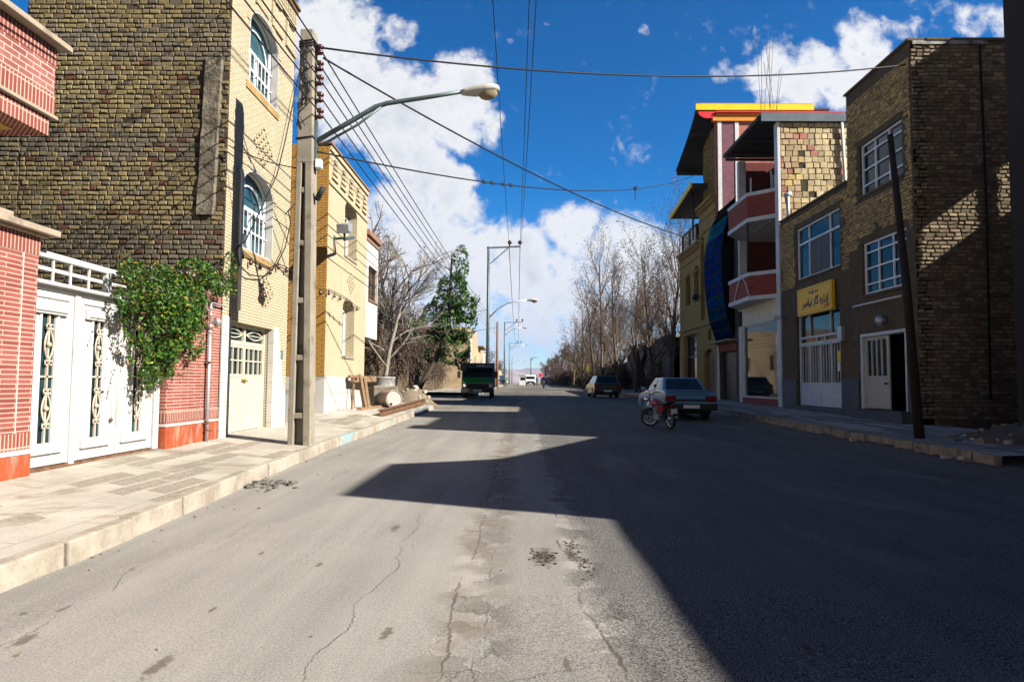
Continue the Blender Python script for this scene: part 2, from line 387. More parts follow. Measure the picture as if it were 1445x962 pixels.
# the rest of the sky (behind and beside the street) carries loose cumulus of its own
oth = w.mr(w.noise(w.comb(cu_, cv_, dy_), 1.6, 8, .6), .52, .7)
side = w.math('MAXIMUM', w.mr(dy_, .15, .0), w.mr(w.math('ABSOLUTE', cu_), .85, 1.1))
alpha = w.math('MAXIMUM', w.mr(dens, .3, .92), w.math('MULTIPLY', w.math('MULTIPLY', oth, side), w.mr(dz_, .45, .15, 0., .5)))
alpha = w.math('MULTIPLY', alpha, w.mr(dz_, -.02, .02))
shade = w.mr(w.noise(uv, 9., 5, .55), .36, .62)
thick = w.mr(dens, .75, 1.6, 0., 1.)
cc = w.mix(w.math('MULTIPLY', w.math('MULTIPLY', shade, thick), .75), (6.9, 6.9, 6.95), (4.3, 4.55, 4.95))
fin = w.mix(alpha, gm.outputs[0], cc)
bg = w.n['Background']; w.put(bg.inputs[0], fin); bg.inputs[1].default_value = .05

# ------------------------------------------------------------------ ground
def sheet(name, rows, mat, xs=6, wob=0.):
    """rows = [(y, x0, z0, x1, z1)]: a strip of ground along the street"""
    mb = MB(); n = xs + 1
    for y, x0, z0, x1, z1 in rows:
        for i in range(n):
            t = i / xs; x = x0 + (x1 - x0) * t
            z = z0 + (z1 - z0) * t + (wob * noise.noise((x * .9, y * .9, 3.1)) if wob else 0)
            mb.v.append((x, y, z)); mb.c.append((1, 1, 1))
    for j in range(len(rows) - 1):
        for i in range(xs):
            mb.f.append([j * n + i, j * n + i + 1, (j + 1) * n + i + 1, (j + 1) * n + i]); mb.m.append(0); mb.s.append(True)
    return setting(mb.build(name, mat, recalc=False))
YS = [-14 + .5 * i for i in range(0, 80)] + [26 + 2 * i for i in range(0, 40)] + [110 + 10 * i for i in range(0, 30)]
t = NT('open ground'); o = t.obj()
gmat = t.done(t.mix(t.mr(t.noise(o, .05, 8, .6), .35, .65), (.17, .14, .10), (.27, .22, .16)), .95, 0., t.bump(t.noise(o, 2., 8, .7), .6, .1))
mb = MB()
gy = [-200, -60, -14, 8, 16, 25, 43, 80, 150, 300, 900, 3000, 9000]
for y in gy:
    for x in (-6000, -400, -40, 0, 40, 400, 6000): mb.v.append((x, y, hz(y) - .06)); mb.c.append((1, 1, 1))
for j in range(len(gy) - 1):
    for i in range(6): mb.f.append([j * 7 + i, j * 7 + i + 1, j * 7 + i + 8, j * 7 + i + 7]); mb.m.append(0); mb.s.append(False)
setting(mb.build('ground', gmat, recalc=False))

t = NT('worn asphalt'); o = t.obj(); x, y, z = t.xyz(o)
n1 = t.noise(o, .6, 6, .6); wx = t.math('ADD', x, t.math('MULTIPLY', t.math('SUBTRACT', n1, .5), .5))
st = t.noise(t.scale(o, (1.5, .09, 1)), 1.6, 6, .6)
fine = t.noise(o, 85., 4, .8); mid = t.noise(o, 45., 5, .65); big = t.noise(o, .35, 5, .55)
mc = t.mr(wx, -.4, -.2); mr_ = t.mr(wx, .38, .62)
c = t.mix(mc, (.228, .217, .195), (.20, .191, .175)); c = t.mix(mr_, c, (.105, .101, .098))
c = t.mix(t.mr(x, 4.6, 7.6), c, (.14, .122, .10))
c = t.mix(t.mr(y, 16., 34.), c, (.16, .147, .125))
sc = t.node('ShaderNodeVectorMath', operation='SCALE'); t.put(sc.inputs[0], c)
amp = t.math('MULTIPLY_ADD', mr_, .5, .25); amp = t.math('ADD', amp, t.math('MULTIPLY', mc, .18))
spk = t.math('MULTIPLY', t.mr(fine, .39, .61, -1., 1., False), t.math('MULTIPLY', amp, 1.15))
k = t.math('ADD', t.math('ADD', t.mr(st, .3, .7, .84, 1.14, False), spk), t.mr(big, .3, .7, -.12, .12, False))
k = t.math('ADD', k, t.math('MULTIPLY', t.mr(mid, .3, .7, -1., 1., False), .07))
t.put(sc.inputs['Scale'], k); c = sc.outputs[0]
# dusty pale wash trails in the left lane
c = t.mix(t.math('MULTIPLY', t.mr(t.noise(t.scale(o, (1., .35, 1)), .8, 6, .6, .6), .54, .72), .3), c, (.30, .28, .245))
# long cracks along the lanes and a mesh of fine ones
cr = None
for cx0, w0, am, sd in ((-.92, .0045, .4, 1.), (-.36, .011, .14, 7.), (-.2, .007, .2, 11.), (.45, .012, .35, 4.), (2.9, .005, .6, 23.), (-2.6, .004, .6, 33.)):
    v = t.comb(sd, y)
    f = t.math('ADD', t.math('MULTIPLY', t.math('SUBTRACT', t.noise(v, .55, 2), .5), am * 2), t.math('MULTIPLY', t.math('SUBTRACT', t.noise(v, 7., 5, .7), .5), .10)); f = t.math('ADD', f, t.math('MULTIPLY', t.math('SUBTRACT', t.noise(v, 33., 4, .7), .5), .05))
    d = t.math('ABSOLUTE', t.math('SUBTRACT', t.math('SUBTRACT', x, cx0), f))
    wd = t.math('MULTIPLY', t.mr(t.noise(v, 2.2, 3), .3, .7, .2, 1.5, False), w0)
    q = t.math('MULTIPLY', t.mr(t.math('DIVIDE', d, wd), .5, 1.2, 1., 0.), t.mr(t.noise(t.comb(sd + 3., y), .9, 4, .65), .40, .52))
    cr = q if cr is None else t.math('MAXIMUM', cr, q)
vo = t.node('ShaderNodeTexVoronoi', feature='DISTANCE_TO_EDGE'); vo.inputs['Scale'].default_value = .9
dn = t.noise(o, 3., 5, .6, col=True); ad2 = t.node('ShaderNodeVectorMath', operation='MULTIPLY_ADD'); t.put(ad2.inputs[0], dn); ad2.inputs[1].default_value = (.5, .5, .5); t.put(ad2.inputs[2], o)
t.put(vo.inputs['Vector'], ad2.outputs[0])
q2 = t.math('MULTIPLY', t.mr(vo.outputs['Distance'], .004, .012, 1., 0.), t.mr(t.noise(o, .5, 4), .5, .62))
q2 = t.math('MULTIPLY', q2, t.math('MULTIPLY_ADD', mc, .8, .2))
vo2 = t.node('ShaderNodeTexVoronoi', feature='DISTANCE_TO_EDGE'); vo2.inputs['Scale'].default_value = 4.5; t.put(vo2.inputs['Vector'], ad2.outputs[0])
band = t.mr(t.math('ABSOLUTE', t.math('ADD', wx, .27)), .08, .3, 1., 0.)
q3 = t.math('MULTIPLY', t.mr(vo2.outputs['Distance'], .01, .035, .8, 0.), t.math('MULTIPLY', band, t.mr(t.noise(o, 1.4, 3), .45, .6)))
q3 = t.math('MULTIPLY', t.mr(vo2.outputs['Distance'], .006, .03, 1., 0.), t.math('MULTIPLY', band, t.mr(t.noise(o, 1.1, 4, .6), .42, .55)))
band2 = t.mr(t.math('ABSOLUTE', t.math('SUBTRACT', wx, .5)), .05, .22, 1., 0.)
q3 = t.math('MAXIMUM', q3, t.math('MULTIPLY', t.mr(vo2.outputs['Distance'], .006, .03, 1., 0.), t.math('MULTIPLY', band2, t.mr(t.noise(o, 1.7, 4, .6), .45, .56))))
vc = t.node('ShaderNodeTexVoronoi', feature='F1'); vc.inputs['Scale'].default_value = 4.5; t.put(vc.inputs['Vector'], ad2.outputs[0])
cellv = t.math('MULTIPLY', t.math('SUBTRACT', t.xyz(vc.outputs['Color'])[0], .5), t.math('MULTIPLY', t.math('MAXIMUM', band, band2), .6))
vl = t.node('ShaderNodeTexVoronoi', feature='F1'); vl.inputs['Scale'].default_value = .32; t.put(vl.inputs['Vector'], t.scale(ad2.outputs[0], (1.3, .5, 0)))
cellv = t.math('ADD', cellv, t.math('MULTIPLY', t.math('SUBTRACT', t.xyz(vl.outputs['Color'])[1], .5), .16))
sv = t.node('ShaderNodeVectorMath', operation='SCALE'); t.put(sv.inputs[0], c); t.put(sv.inputs['Scale'], t.math('ADD', cellv, 1.)); c = sv.outputs[0]
cr = t.math('MAXIMUM', cr, t.math('MULTIPLY', t.math('MAXIMUM', q2, q3), .75))
c = t.mix(t.math('MULTIPLY', cr, .75), c, (.055, .047, .036))
c = t.mix(t.math('MULTIPLY', t.math('MULTIPLY', band, t.mr(t.noise(o, 2.4, 5, .65), .35, .6)), .6), c, (.135, .115, .082))
# a broken edge in the middle of the road and old oil spots
sp = None
for px, py, r, e in ((768, 785, .2, .6), (806, 782, .1, .5), (35, 903, .07, .5), (558, 745, .10, .6), (450, 797, .05, .6), (370, 780, .04, .6), (88, 860, .04, .6), (545, 893, .06, .5), (75, 640, .1, .6), (222, 940, .08, .5), (300, 860, .03, .6), (800, 935, .05, .5), (1140, 915, .05, .5), (990, 930, .035, .6)):
    X0, Y0 = onG(px, py)
    d = t.node('ShaderNodeVectorMath', operation='DISTANCE'); t.put(d.inputs[0], t.scale(o, (1., e * .55, 0))); d.inputs[1].default_value = (X0, Y0 * e * .55, 0)
    dd = t.math('ADD', d.outputs['Value'], t.math('MULTIPLY', t.math('SUBTRACT', t.noise(o, 14., 4, .7), .5), r * 1.5))
    q = t.mr(dd, r * .25, r * .6, .8, 0.)
    sp = q if sp is None else t.math('MAXIMUM', sp, q)
c = t.mix(t.math('MULTIPLY', sp, .8), c, (.05, .038, .02))
hh = t.math('ADD', t.math('MULTIPLY', fine, t.math('MULTIPLY_ADD', mr_, .5, .35)), t.math('MULTIPLY', mid, .5)); hh = t.math('SUBTRACT', hh, t.math('MULTIPLY', cr, 1.6))
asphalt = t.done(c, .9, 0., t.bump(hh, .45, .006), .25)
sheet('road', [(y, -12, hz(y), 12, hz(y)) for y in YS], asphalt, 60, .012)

LK = [(-14, -3.15), (4.35, -3.26), (6.15, -3.31), (8.6, -3.47), (13.4, -3.65), (20, -3.6), (28.2, -3.53)]
def lk(y):
    for (a, p), (b, q) in zip(LK, LK[1:]):
        if y <= b: return p + (q - p) * (y - a) / (b - a)
    return LK[-1][1]
t = NT('stone pavement'); o = t.obj(); x, y, z = t.xyz(o)
b = t.node('ShaderNodeTexBrick', offset=.5); t.put(b.inputs['Vector'], t.comb(t.math('ADD', y, t.math('MULTIPLY', x, .12)), x))
for k_, val in (('Color1', (.38, .35, .30)), ('Color2', (.35, .32, .27)), ('Mortar', (.26, .235, .19))): b.inputs[k_].default_value = (*val, 1)
b.inputs['Scale'].default_value = 1; b.inputs['Brick Width'].default_value = 1.5; b.inputs['Row Height'].default_value = .45; b.inputs['Mortar Size'].default_value = .008; b.inputs['Mortar Smooth'].default_value = .4
n1 = t.noise(o, 1.1, 7, .62); n2 = t.noise(o, 40., 5, .65); n3 = t.noise(o, .7, 7, .65, .8)
sc = t.node('ShaderNodeVectorMath', operation='SCALE'); t.put(sc.inputs[0], b.outputs['Color'])
t.put(sc.inputs['Scale'], t.math('MULTIPLY', t.mr(n1, .3, .7, .78, 1.16, False), t.mr(n2, .3, .7, .88, 1.1, False)))
c = t.mix(t.mr(n3, .53, .63, 0., .75), sc.outputs[0], (.20, .165, .12))
b2 = t.node('ShaderNodeTexBrick', offset=.37); t.put(b2.inputs['Vector'], t.comb(t.math('ADD', y, t.math('MULTIPLY', x, .5)), t.math('ADD', x, t.math('MULTIPLY', n1, .08))))
for k_, val in (('Color1', (0, 0, 0)), ('Color2', (1, 1, 1)), ('Mortar', (0, 0, 0))): b2.inputs[k_].default_value = (*val, 1)
b2.inputs['Scale'].default_value = 1; b2.inputs['Brick Width'].default_value = 1.05; b2.inputs['Row Height'].default_value = .3; b2.inputs['Mortar Size'].default_value = .02
pm = t.math('MULTIPLY', t.mr(b2.outputs['Color'], .5, .56), t.math('MULTIPLY', t.mr(t.noise(o, .33, 4), .46, .54), t.mr(n2, .2, .5)))
peb = t.noise(o, 22., 4, .7)
c = t.mix(t.math('MULTIPLY', pm, .75), c, t.mix(t.mr(peb, .4, .6), (.13, .11, .08), (.24, .205, .16)))
n2 = t.math('ADD', n2, t.math('MULTIPLY', pm, t.math('SUBTRACT', peb, 1.6)))
pave = t.done(c, .92, 0., t.bump(t.math('SUBTRACT', t.math('MULTIPLY', n2, .5), b.outputs['Fac']), .5, .006), .25)
sheet('pavement', [(y, XL - .3, hz(y) + .285 + (.1 if y > 17 else 0) * min(1, (y - 17) / 3), lk(y) - .12, hz(y) + .172) for y in [-14 + .4 * i for i in range(106)]], pave, 8, .012)
t = NT('kerb stone'); o = t.obj(); x, y, z = t.xyz(o)
n1 = t.noise(o, 2.3, 7, .65); n2 = t.noise(o, 30., 5, .65)
c = t.mix(t.mr(n1, .35, .65), (.22, .19, .15), (.34, .30, .25)); c = t.mix(t.mr(n2, .55, .7, 0., .5), c, (.14, .115, .085))
bl = t.math('MULTIPLY', t.mr(t.noise(t.scale(o, (1, .55, 1)), 1.6, 5, .7), .52, .6), t.mr(y, 12.5, 14.))
c = t.mix(t.math('MULTIPLY', bl, .8), c, (.17, .30, .34))
kerbm = t.done(c, .9, 0., t.bump(t.math('ADD', n1, n2), .6, .012), .25)
def kerb(x_of, y0, y1, l, mat, side, h=.18, wd=.15, far=False):
    mb = MB(); y = y0; rg = random.Random(3)
    while y < y1:
        L = l * rg.uniform(.8, 1.2); a, b = y + .008, min(y + L, y1) - .01 * rg.uniform(.5, 2.2)
        dz, dx = rg.uniform(-.008, .01), rg.uniform(-.014, .014)
        za, zb = hz(a) + h + dz, hz(b) + h + dz + rg.uniform(-.006, .006); xa, xb = x_of(a) + dx, x_of(b) + dx
        vs = [(xa, a, hz(a) - .1), (xb, b, hz(b) - .1), (xb - .01 * side, b, zb), (xa - .01 * side, a, za), (xa - side * wd, a, hz(a) - .1), (xb - side * wd, b, hz(b) - .1), (xb - side * wd, b, zb), (xa - side * wd, a, za)]
        mb.add(vs, [(0, 1, 2, 3), (4, 7, 6, 5), (3, 2, 6, 7), (0, 3, 7, 4), (1, 5, 6, 2)])
        y += L
    return setting(mb.build('kerb', mat, bevel=.018, seg=2))
kerb(lk, -10, 28.2, .85, kerbm, 1)
rk = lambda y: 7.8 if y < 40 else 7.8 - .3 * min(1, (y - 40) / 5) + max(0, (y - 50) * .02)
m_kerb2 = M('brown kerb stone', (.27, .22, .16), .92, var=.3, vs=3, bump=.7, bs=25, bd=.012, dirt=(.1, .085, .07), da=.55)
kerb(rk, 11.4, 75, .62, m_kerb2, -1, .19)
t = NT('striped dark pavement'); o = t.obj(); x, y, z = t.xyz(o)
b = t.node('ShaderNodeTexBrick', offset=.4); t.put(b.inputs['Vector'], t.comb(y, x))
for k_, val in (('Color1', (.16, .145, .13)), ('Color2', (.42, .39, .36)), ('Mortar', (.1, .09, .08))): b.inputs[k_].default_value = (*val, 1)
b.inputs['Scale'].default_value = 1; b.inputs['Brick Width'].default_value = 2.4; b.inputs['Row Height'].default_value = .28; b.inputs['Mortar Size'].default_value = .012; b.inputs['Bias'].default_value = .1
n1 = t.noise(o, 1.3, 7, .62); n2 = t.noise(o, 40., 5, .65)
c = t.mix(t.mr(n1, .5, .66, 0., .8), b.outputs['Color'], (.15, .13, .11))
pave2 = t.done(c, .9, 0., t.bump(n2, .4, .006), .25)
sheet('pavement', [(y, rk(y) + .13, hz(y) + .182, XR + .5, hz(y) + .28) for y in [11.4 + .6 * i for i in range(110)]], pave2, 6, .01)
kerb(lambda y: -2.85, 47, 150, 1.2, kerbm, 1)
sheet('pavement', [(y, -7, hz(y) + .25, -2.97, hz(y) + .17) for y in [47 + 4 * i for i in range(27)]], pave, 4)
# dirt verge, rubble lot and loose soil on the right, soil by the alley on the left
def mound(name, x0, x1, y0, y1, hfun, mat, n=44, kind='structure'):
    mb = MB()
    for j in range(n + 1):
        for i in range(n + 1):
            x, y = x0 + (x1 - x0) * i / n, y0 + (y1 - y0) * j / n
            mb.v.append((x, y, hfun(x, y))); mb.c.append((1, 1, 1))
    for j in range(n):
        for i in range(n):
            a = j * (n + 1) + i; mb.f.append([a, a + 1, a + n + 2, a + n + 1]); mb.m.append(0); mb.s.append(True)
    return setting(mb.build(name, mat, recalc=False), kind)
fb = lambda x, y, s: noise.fractal((x * s, y * s, 1.7), 1., 2., 5)
def lot(x, y):
    e = min(1, max(0, (x - 7.55) / .5)) * min(1, max(0, (y - 2) / 2)) * min(1, max(0, (18.2 - y) / .5))
    hp = .75 * math.exp(-((x - 11.2) / 1.5) ** 2 - ((y - 13.6) / 1.6) ** 2) + .5 * math.exp(-((x - 13) / 1.5) ** 2 - ((y - 15) / 2.5) ** 2)
    g = .13 if not (x < 10.4 and y > 11.2) else .15
    return hz(y) - .04 + e * (g + hp + .08 * fb(x, y, 1.3) + .05 * fb(x, y, 5))
mound('soil', 7.4, 16, 2, 18.2, lot, m_soild, 90)
def heap(x, y):
    a = .95 * math.exp(-((x + 4.9) / .85) ** 2 - ((y - 30.4) / 1.3) ** 2) + .5 * math.exp(-((x + 7.5) / 1.6) ** 2 - ((y - 29.5) / 1.5) ** 2)
    return hz(y) - .05 + a * (1 + .35 * fb(x, y, 1.2)) + .03 * fb(x, y, 4)
mound('soil', -10.5, -3.2, 28.3, 35, heap, m_soil, 60)
# broken asphalt lump by the left kerb
X0, Y0 = onG(372, 684)
mb = MB()
for i in range(60):
    s_ = rnd.uniform(.015, .06); q = (X0 + rnd.gauss(0, .18), Y0 + rnd.gauss(0, .22), hz(Y0) + s_ * .15)
    mb.obox(q, s_ * 1.6, s_ * 1.4, s_ * .7, Matrix.Rotation(rnd.uniform(0, 3), 3, 'Z') @ Matrix.Rotation(rnd.uniform(-.5, .5), 3, 'X'))
tag(setting(mb.build('broken_asphalt', M('crumbled asphalt', (.11, .1, .09), .95, var=.4, vs=20, bump=.8), bevel=.004, org=(X0, Y0, hz(Y0))), 'stuff'), 'crumbled lumps of dark asphalt against the left kerb', 'asphalt lumps')
# mountains
mb = MB(); nx = 120
rgm = [(0, 0), (700, 1)]
for j, (y, hm) in enumerate(((3000, 0), (3200, .45), (3500, .8), (3800, 1.), (4300, .6), (5000, 0))):
    for i in range(nx + 1):
        x = -2600 + 5200 * i / nx
        env = .55 + .45 * noise.noise((x * .0011 + 4.3, .5, 0)) + .25 * noise.noise((x * .004, y * .002, 2)) + .12 * noise.noise((x * .012, y * .006, 5))
        mb.v.append((x, y + 60 * noise.noise((x * .01, y, 0)), 200 * hm * max(.15, env))); mb.c.append((1, 1, 1))
for j in range(5):
    for i in range(nx):
        a = j * (nx + 1) + i; mb.f.append([a, a + 1, a + nx + 2, a + nx + 1]); mb.m.append(0); mb.s.append(True)
t = NT('mountain rock'); o = t.obj()
setting(mb.build('mountains', t.done(t.mix(t.mr(t.noise(o, .006, 8, .6), .4, .6), (.26, .2, .17), (.36, .29, .25)), .95), recalc=False))
# ================================================================== LEFT SIDE
def LX(px, py, w=0.): return onX(px, py, XL + w)
def lpt(px, py, w=0.):
    y, z = onX(px, py, XL + w); return (XL + w, y, z)
# ---- near red brick gate pier
p = thing('gate_pier', (XL - .2, 6, 0), 'red brick pier with orange plinth and stone coping, left of the white gate', 'gate pier')
MB().fbox(FL, 3, 7.67, .56, 3.0, -.5, 0).build('wall', m_red, p, .008)
mb = MB(); mb.fbox(FL, 3, 7.675, .58, .76, -.45, .006); mb.fbox(FL, 3, 7.675, 2.76, 2.985, -.45, .006); mb.build('soldier_course', m_sold, p)
MB().fbox(FL, 7.42, 7.435, .56, 3.0, -.1, .005).build('joint_line', m_marble, p)
MB().fbox(FL, 3, 7.68, -.2, .52, -.5, .012).build('plinth', m_orange, p, .01)
MB().fbox(FL, 3, 7.685, .52, .565, -.5, .02).build('band', m_marble, p, .004)
mb = MB(); mb.fbox(FL, 3, 7.84, 3.0, 3.075, -.6, .13); mb.fbox(FL, 3, 7.76, 2.97, 3.003, -.55, .06); mb.build('coping', m_coping, p, .012)
MB().fbox(FL, 6.9, 7.15, 3.077, 3.14, -.12, .08).build('loose_brick', m_coping, p, .01)
# ---- house with the jettied balcony above it
h = thing('brick_balcony_house', (-9.4, 2, 0), 'pink brick house whose walled balcony juts out above the gate pier', 'house')
BX = XL + .25
FB = FX(BX)
yb0, zb0 = onX(70, 166, BX); yb1, zb1 = onX(72, 64, BX)
MB().box(-13, -8.4, -6, 6.6, 0, 8.2).build('wall', m_red2, h)
MB().fbox(FB, -3, yb0 + .06, zb0 + .03, zb1, -3.4, 0).build('balcony', m_red2, h, .006)
mb = MB(); mb.fbox(FB, -3, yb0 + .066, zb0 + .05, zb0 + .27, -3.3, .006); mb.fbox(FB, -3, yb0 + .066, zb1 - .2, zb1 - .02, -3.3, .006)
mb.build('soldier_course', m_sold, h)
MB().fbox(FB, -3, yb0 + .10, zb0 + .0, zb0 + .04, -3.4, .03).build('band', m_coping, h, .006)
MB().fbox(FB, -3, yb0 + .02, zb0 - .2, zb0, -3.4, -.02).build('soffit_beam', m_sold, h)
MB().fbox(FB, -3, yb0 - .2, zb0 - .215, zb0 - .19, -3.2, -.25).build('soffit', M('ochre soffit paint', (.45, .30, .08), .85), h)
mb = MB(); mb.fbox(FB, -3, yb1 + .2, zb1, zb1 + .065, -3.5, .12); mb.build('coping', m_coping, h, .01)

# ---- white metal gate
GX = XL - .13
G = FX(GX)
def gp(px, py): return onX(px, py, GX)
gy0, gy1 = 7.6, gp(217, 637)[0]
gz0 = .30
g = thing('metal_gate', (GX, (gy0 + gy1) / 2, gz0), 'white double metal gate with scrollwork light slots and an open transom rail', 'gate')
zt = gp(57, 349)[1] - .03; zr = gp(55, 391)[1]; zd = gp(55, 405)[1] - .02
ym1 = gp(97, 650)[0]; ym2 = gp(159.5, 640)[0]; ym3 = gp(211, 638)[0]
mb = MB(); mb.fbox(G, ym3, gy1 + .02, gz0, zd, -.06, .05); mb.fbox(G, gy0, gy1 + .02, zd, zd + .06, -.08, .04); mb.fbox(G, gy0, gy1 + .02, zd + .055, zd + .10, -.08, .12)
mb.fbox(G, ym1 - .05, ym1 + .05, gz0, zd, -.06, .035)
mb.build('frame', m_white, g, .01)
mb = MB(); mb.fbox(G, gy0, gy1 + .02, zt - .075, zt, -.05, .03)
for px in (75, 100, 126): y_ = gp(px, 375)[0]; mb.fbox(G, y_ - .014, y_ + .014, zd + .1, zt - .07, -.015, .015)
for px in (151, 154, 190): y_ = gp(px, 390)[0]; mb.fbox(G, y_ - .035, y_ + .035, zd + .1, zt - .07, -.04, .025)
zm = (zd + .1 + zt - .07) / 2; mb.fbox(G, gy0, gy1, zm - .012, zm + .012, -.012, .012); mb.fbox(G, gy0, gy1, zt - .15, zt - .115, -.3, -.26)
mb.build('transom_rail', m_white, g, .006)
def scroll(mb, y, zc, hh, wd, xo):
    for s_ in (-1, 1):
        mb.tube([(xo, y + s_ * wd * math.sin(math.pi * i / 10) ** .8, zc - hh / 2 + hh * i / 10) for i in range(11)], .011, 6)
        for e in (-1, 1):
            c0 = (y + s_ * .036, zc + e * (hh / 2 + .028))
            mb.tube([(xo + .004, c0[0] + .026 * math.cos(a), c0[1] + .026 * math.sin(a)) for a in [R(36 * i) for i in range(10)]], .009, 6)
    for e in (-1, 1): mb.fbox(FX(xo), y - .05, y + .05, zc + e * hh / 2 - .012, zc + e * hh / 2 + .012, -.012, .016)
    mb.lathe((xo, y, zc - .04), (0, 0, 1), [(.004, 0), (.026, .022), (.034, .04), (.026, .058), (.004, .08)], 10)
def gate_leaf(y0, y1, slot, name, label):
    s0, s1, z0, z1 = slot
    lf = MB().panel(G, rect(y0 + .012, y1 - .012, gz0 + .03, zd - .01), [rect(s0, s1, z0, z1)], .03).build(name, m_white, g)
    lf['label'] = label
    mb = MB()
    for a, b, c, d in ((y0 + .012, y0 + .09, gz0 + .03, zd - .01), (y1 - .09, y1 - .012, gz0 + .03, zd - .01), (y0 + .09, y1 - .09, gz0 + .03, gz0 + .13), (y0 + .09, y1 - .09, zd - .09, zd - .01)):
        mb.fbox(G, a, b, c, d, -.01, .022)
    mb.fbox(G, y0 + .13, y1 - .13, zd - .28, zd - .14, -.01, .045); mb.fbox(G, y0 + .16, y1 - .16, zd - .25, zd - .17, .03, .065)
    mb.fbox(G, y0 + .13, y1 - .13, gz0 + .17, gz0 + .30, -.01, .045)
    for e in (-.05, .03): mb.fbox(G, s0 + (e if e < 0 else s1 - s0 + .015), s0 + (e if e < 0 else s1 - s0 + .015) + .035, z0 - .05, z1 + .05, -.01, .022)
    mb.fbox(G, s0 - .05, s1 + .05, z1 + .015, z1 + .05, -.01, .022); mb.fbox(G, s0 - .05, s1 + .05, z0 - .05, z0 - .015, -.01, .03)
    mb.build('moulding', m_white, lf, .012)
    MB().fbox(G, s0, s1, z0, z1, -.05, -.022).build('pane', m_glassb, lf)
    mb = MB(); yc = (s0 + s1) / 2; zc = (z0 + z1) / 2
    mb.fbox(G, yc - .014, yc + .014, z0, z1, -.015, .01); mb.fbox(G, s0, s1, zc - .012, zc + .012, -.015, .01)
    scroll(mb, yc, zc + (z1 - zc) * .48, .38, .075, GX + .012); scroll(mb, yc, z0 + (zc - z0) * .52, .36, .075, GX + .012)
    mb.build('grille', m_scroll, lf)
def slot(a, b, c, d, yt, ybm):
    q = [gp(a, yt), gp(b, yt), gp(c, ybm), gp(d, ybm)]
    return ((q[0][0] + q[2][0]) / 2, (q[1][0] + q[3][0]) / 2, gp((c + d) / 2, ybm)[1], gp((a + b) / 2, yt)[1])
s1_ = slot(62, 81, 49, 69, 438, 626); s2_ = slot(134, 148, 124, 139, 447.5, 617); s3_ = slot(192, 204, 183.5, 195, 455, 609)
gate_leaf(gy0, ym1 - .05, s1_, 'side_panel', 'fixed side panel with its own light slot')
gate_leaf(ym1 + .05, ym2, s2_, 'gate_leaf', 'gate leaf with the keyhole'); gate_leaf(ym2, ym3, s3_, 'gate_leaf', 'gate leaf half covered by the creeper')
yk, zk = gp(154, 592); MB().lathe((GX + .02, yk, zk), (1, 0, 0), [(.028, 0), (.03, .012), (.012, .014), (.012, .03)], 12).build('keyhole', m_rust, g)
MB().fbox(G, gy0, gy1, gz0 - .06, gz0 + .02, -.1, .03).build('threshold', m_rust, g)

# ---- red brick garden wall with gas pipe
wy0, wy1 = LX(232, 640)[0], 12.44
wzt = LX(270, 392)[1]
gw = thing('garden_wall', (XL, (wy0 + wy1) / 2, .25), 'red brick garden wall with orange plinth between the white gate and the yellow house', 'wall')
MB().fbox(FL, wy0, wy1, .66, wzt, -.28, 0).build('wall', m_red, gw, .008)
MB().fbox(FL, wy0 - .004, wy1, .69, .86, -.25, .006).build('soldier_course', m_sold, gw)
MB().fbox(FL, wy0 - .01, wy1, -.1, .625, -.29, .012).build('plinth', m_orange, gw, .01)
MB().fbox(FL, wy0 - .02, wy1, .625, .665, -.29, .022).build('band', m_marble, gw, .004)
MB().fbox(FL, wy0 - .06, wy1, wzt, wzt + .06, -.33, .06).build('coping', m_marble, gw, .01)
yb_, zb_ = LX(259, 491, .03)
bell = MB(); bell.fbox(FL, yb_ - .06, yb_ + .06, zb_ - .1, zb_ + .1, 0, .045); bell.fbox(FL, yb_ - .03, yb_ + .03, zb_ + .02, zb_ + .06, .04, .055)
tag(bell.build('intercom', m_plast, None, .012, org=(XL, yb_, zb_)), 'small dark intercom box on the red garden wall beside the creeper', 'intercom')
y0, z0 = LX(291, 626, .07); yt_, zt_ = LX(303, 436, .07)
gpx = XL + .07
gpp = thing('gas_pipe', (gpx, y0, .28), 'grey gas standpipe with regulator fixed upright to the red garden wall', 'gas pipe')
MB().tube([(gpx, y0, .2), (gpx, y0, zt_ - .45)], .03, 12).build('riser', m_galv, gpp)
mb = MB(); zz = zt_ - .45
mb.tube([(gpx, y0, zz), (gpx, y0, zt_ + .06), (gpx, y0 + .03, zt_ + .1), (gpx, y0 + .55, zt_ + .1), (gpx - .02, y0 + .62, zt_ + .1)], .018, 10)
mb.tube([(gpx, y0 - .02, zt_ - .05), (gpx, y0 - .13, zt_ - .05), (gpx, y0 - .17, zt_), (gpx, y0 - .17, zt_ + .42)], .018, 10)
mb.build('branch_pipe', m_galv, gpp)
mb = MB()
for k_, r_ in ((0, .04), (.1, .042), (.3, .036), (.42, .034)): MB().lathe((gpx, y0, zz + k_), (0, 0, 1), [(r_ * .8, 0), (r_, .012), (r_, .045), (r_ * .8, .06)], 10).build('pipe_fitting', m_galv, gpp)
mb = MB(); mb.lathe((gpx + .02, y0 + .02, zz + .2), (.7, .7, .1), [(.02, 0), (.025, .05), (.085, .06), (.09, .075), (.085, .09), (.05, .12), (.045, .16), (.02, .165)], 16)
mb.build('regulator', m_galv, gpp)
mb = MB()
for z_ in (.62, zz - .5): mb.fbox(FL, y0 - .05, y0 + .05, z_ - .015, z_ + .015, 0, .11)
mb.tube([(gpx + .02, y0 - .07, .5), (gpx + .05, y0 + .08, .48)], .012, 6); mb.build('bracket', m_rust, gpp)

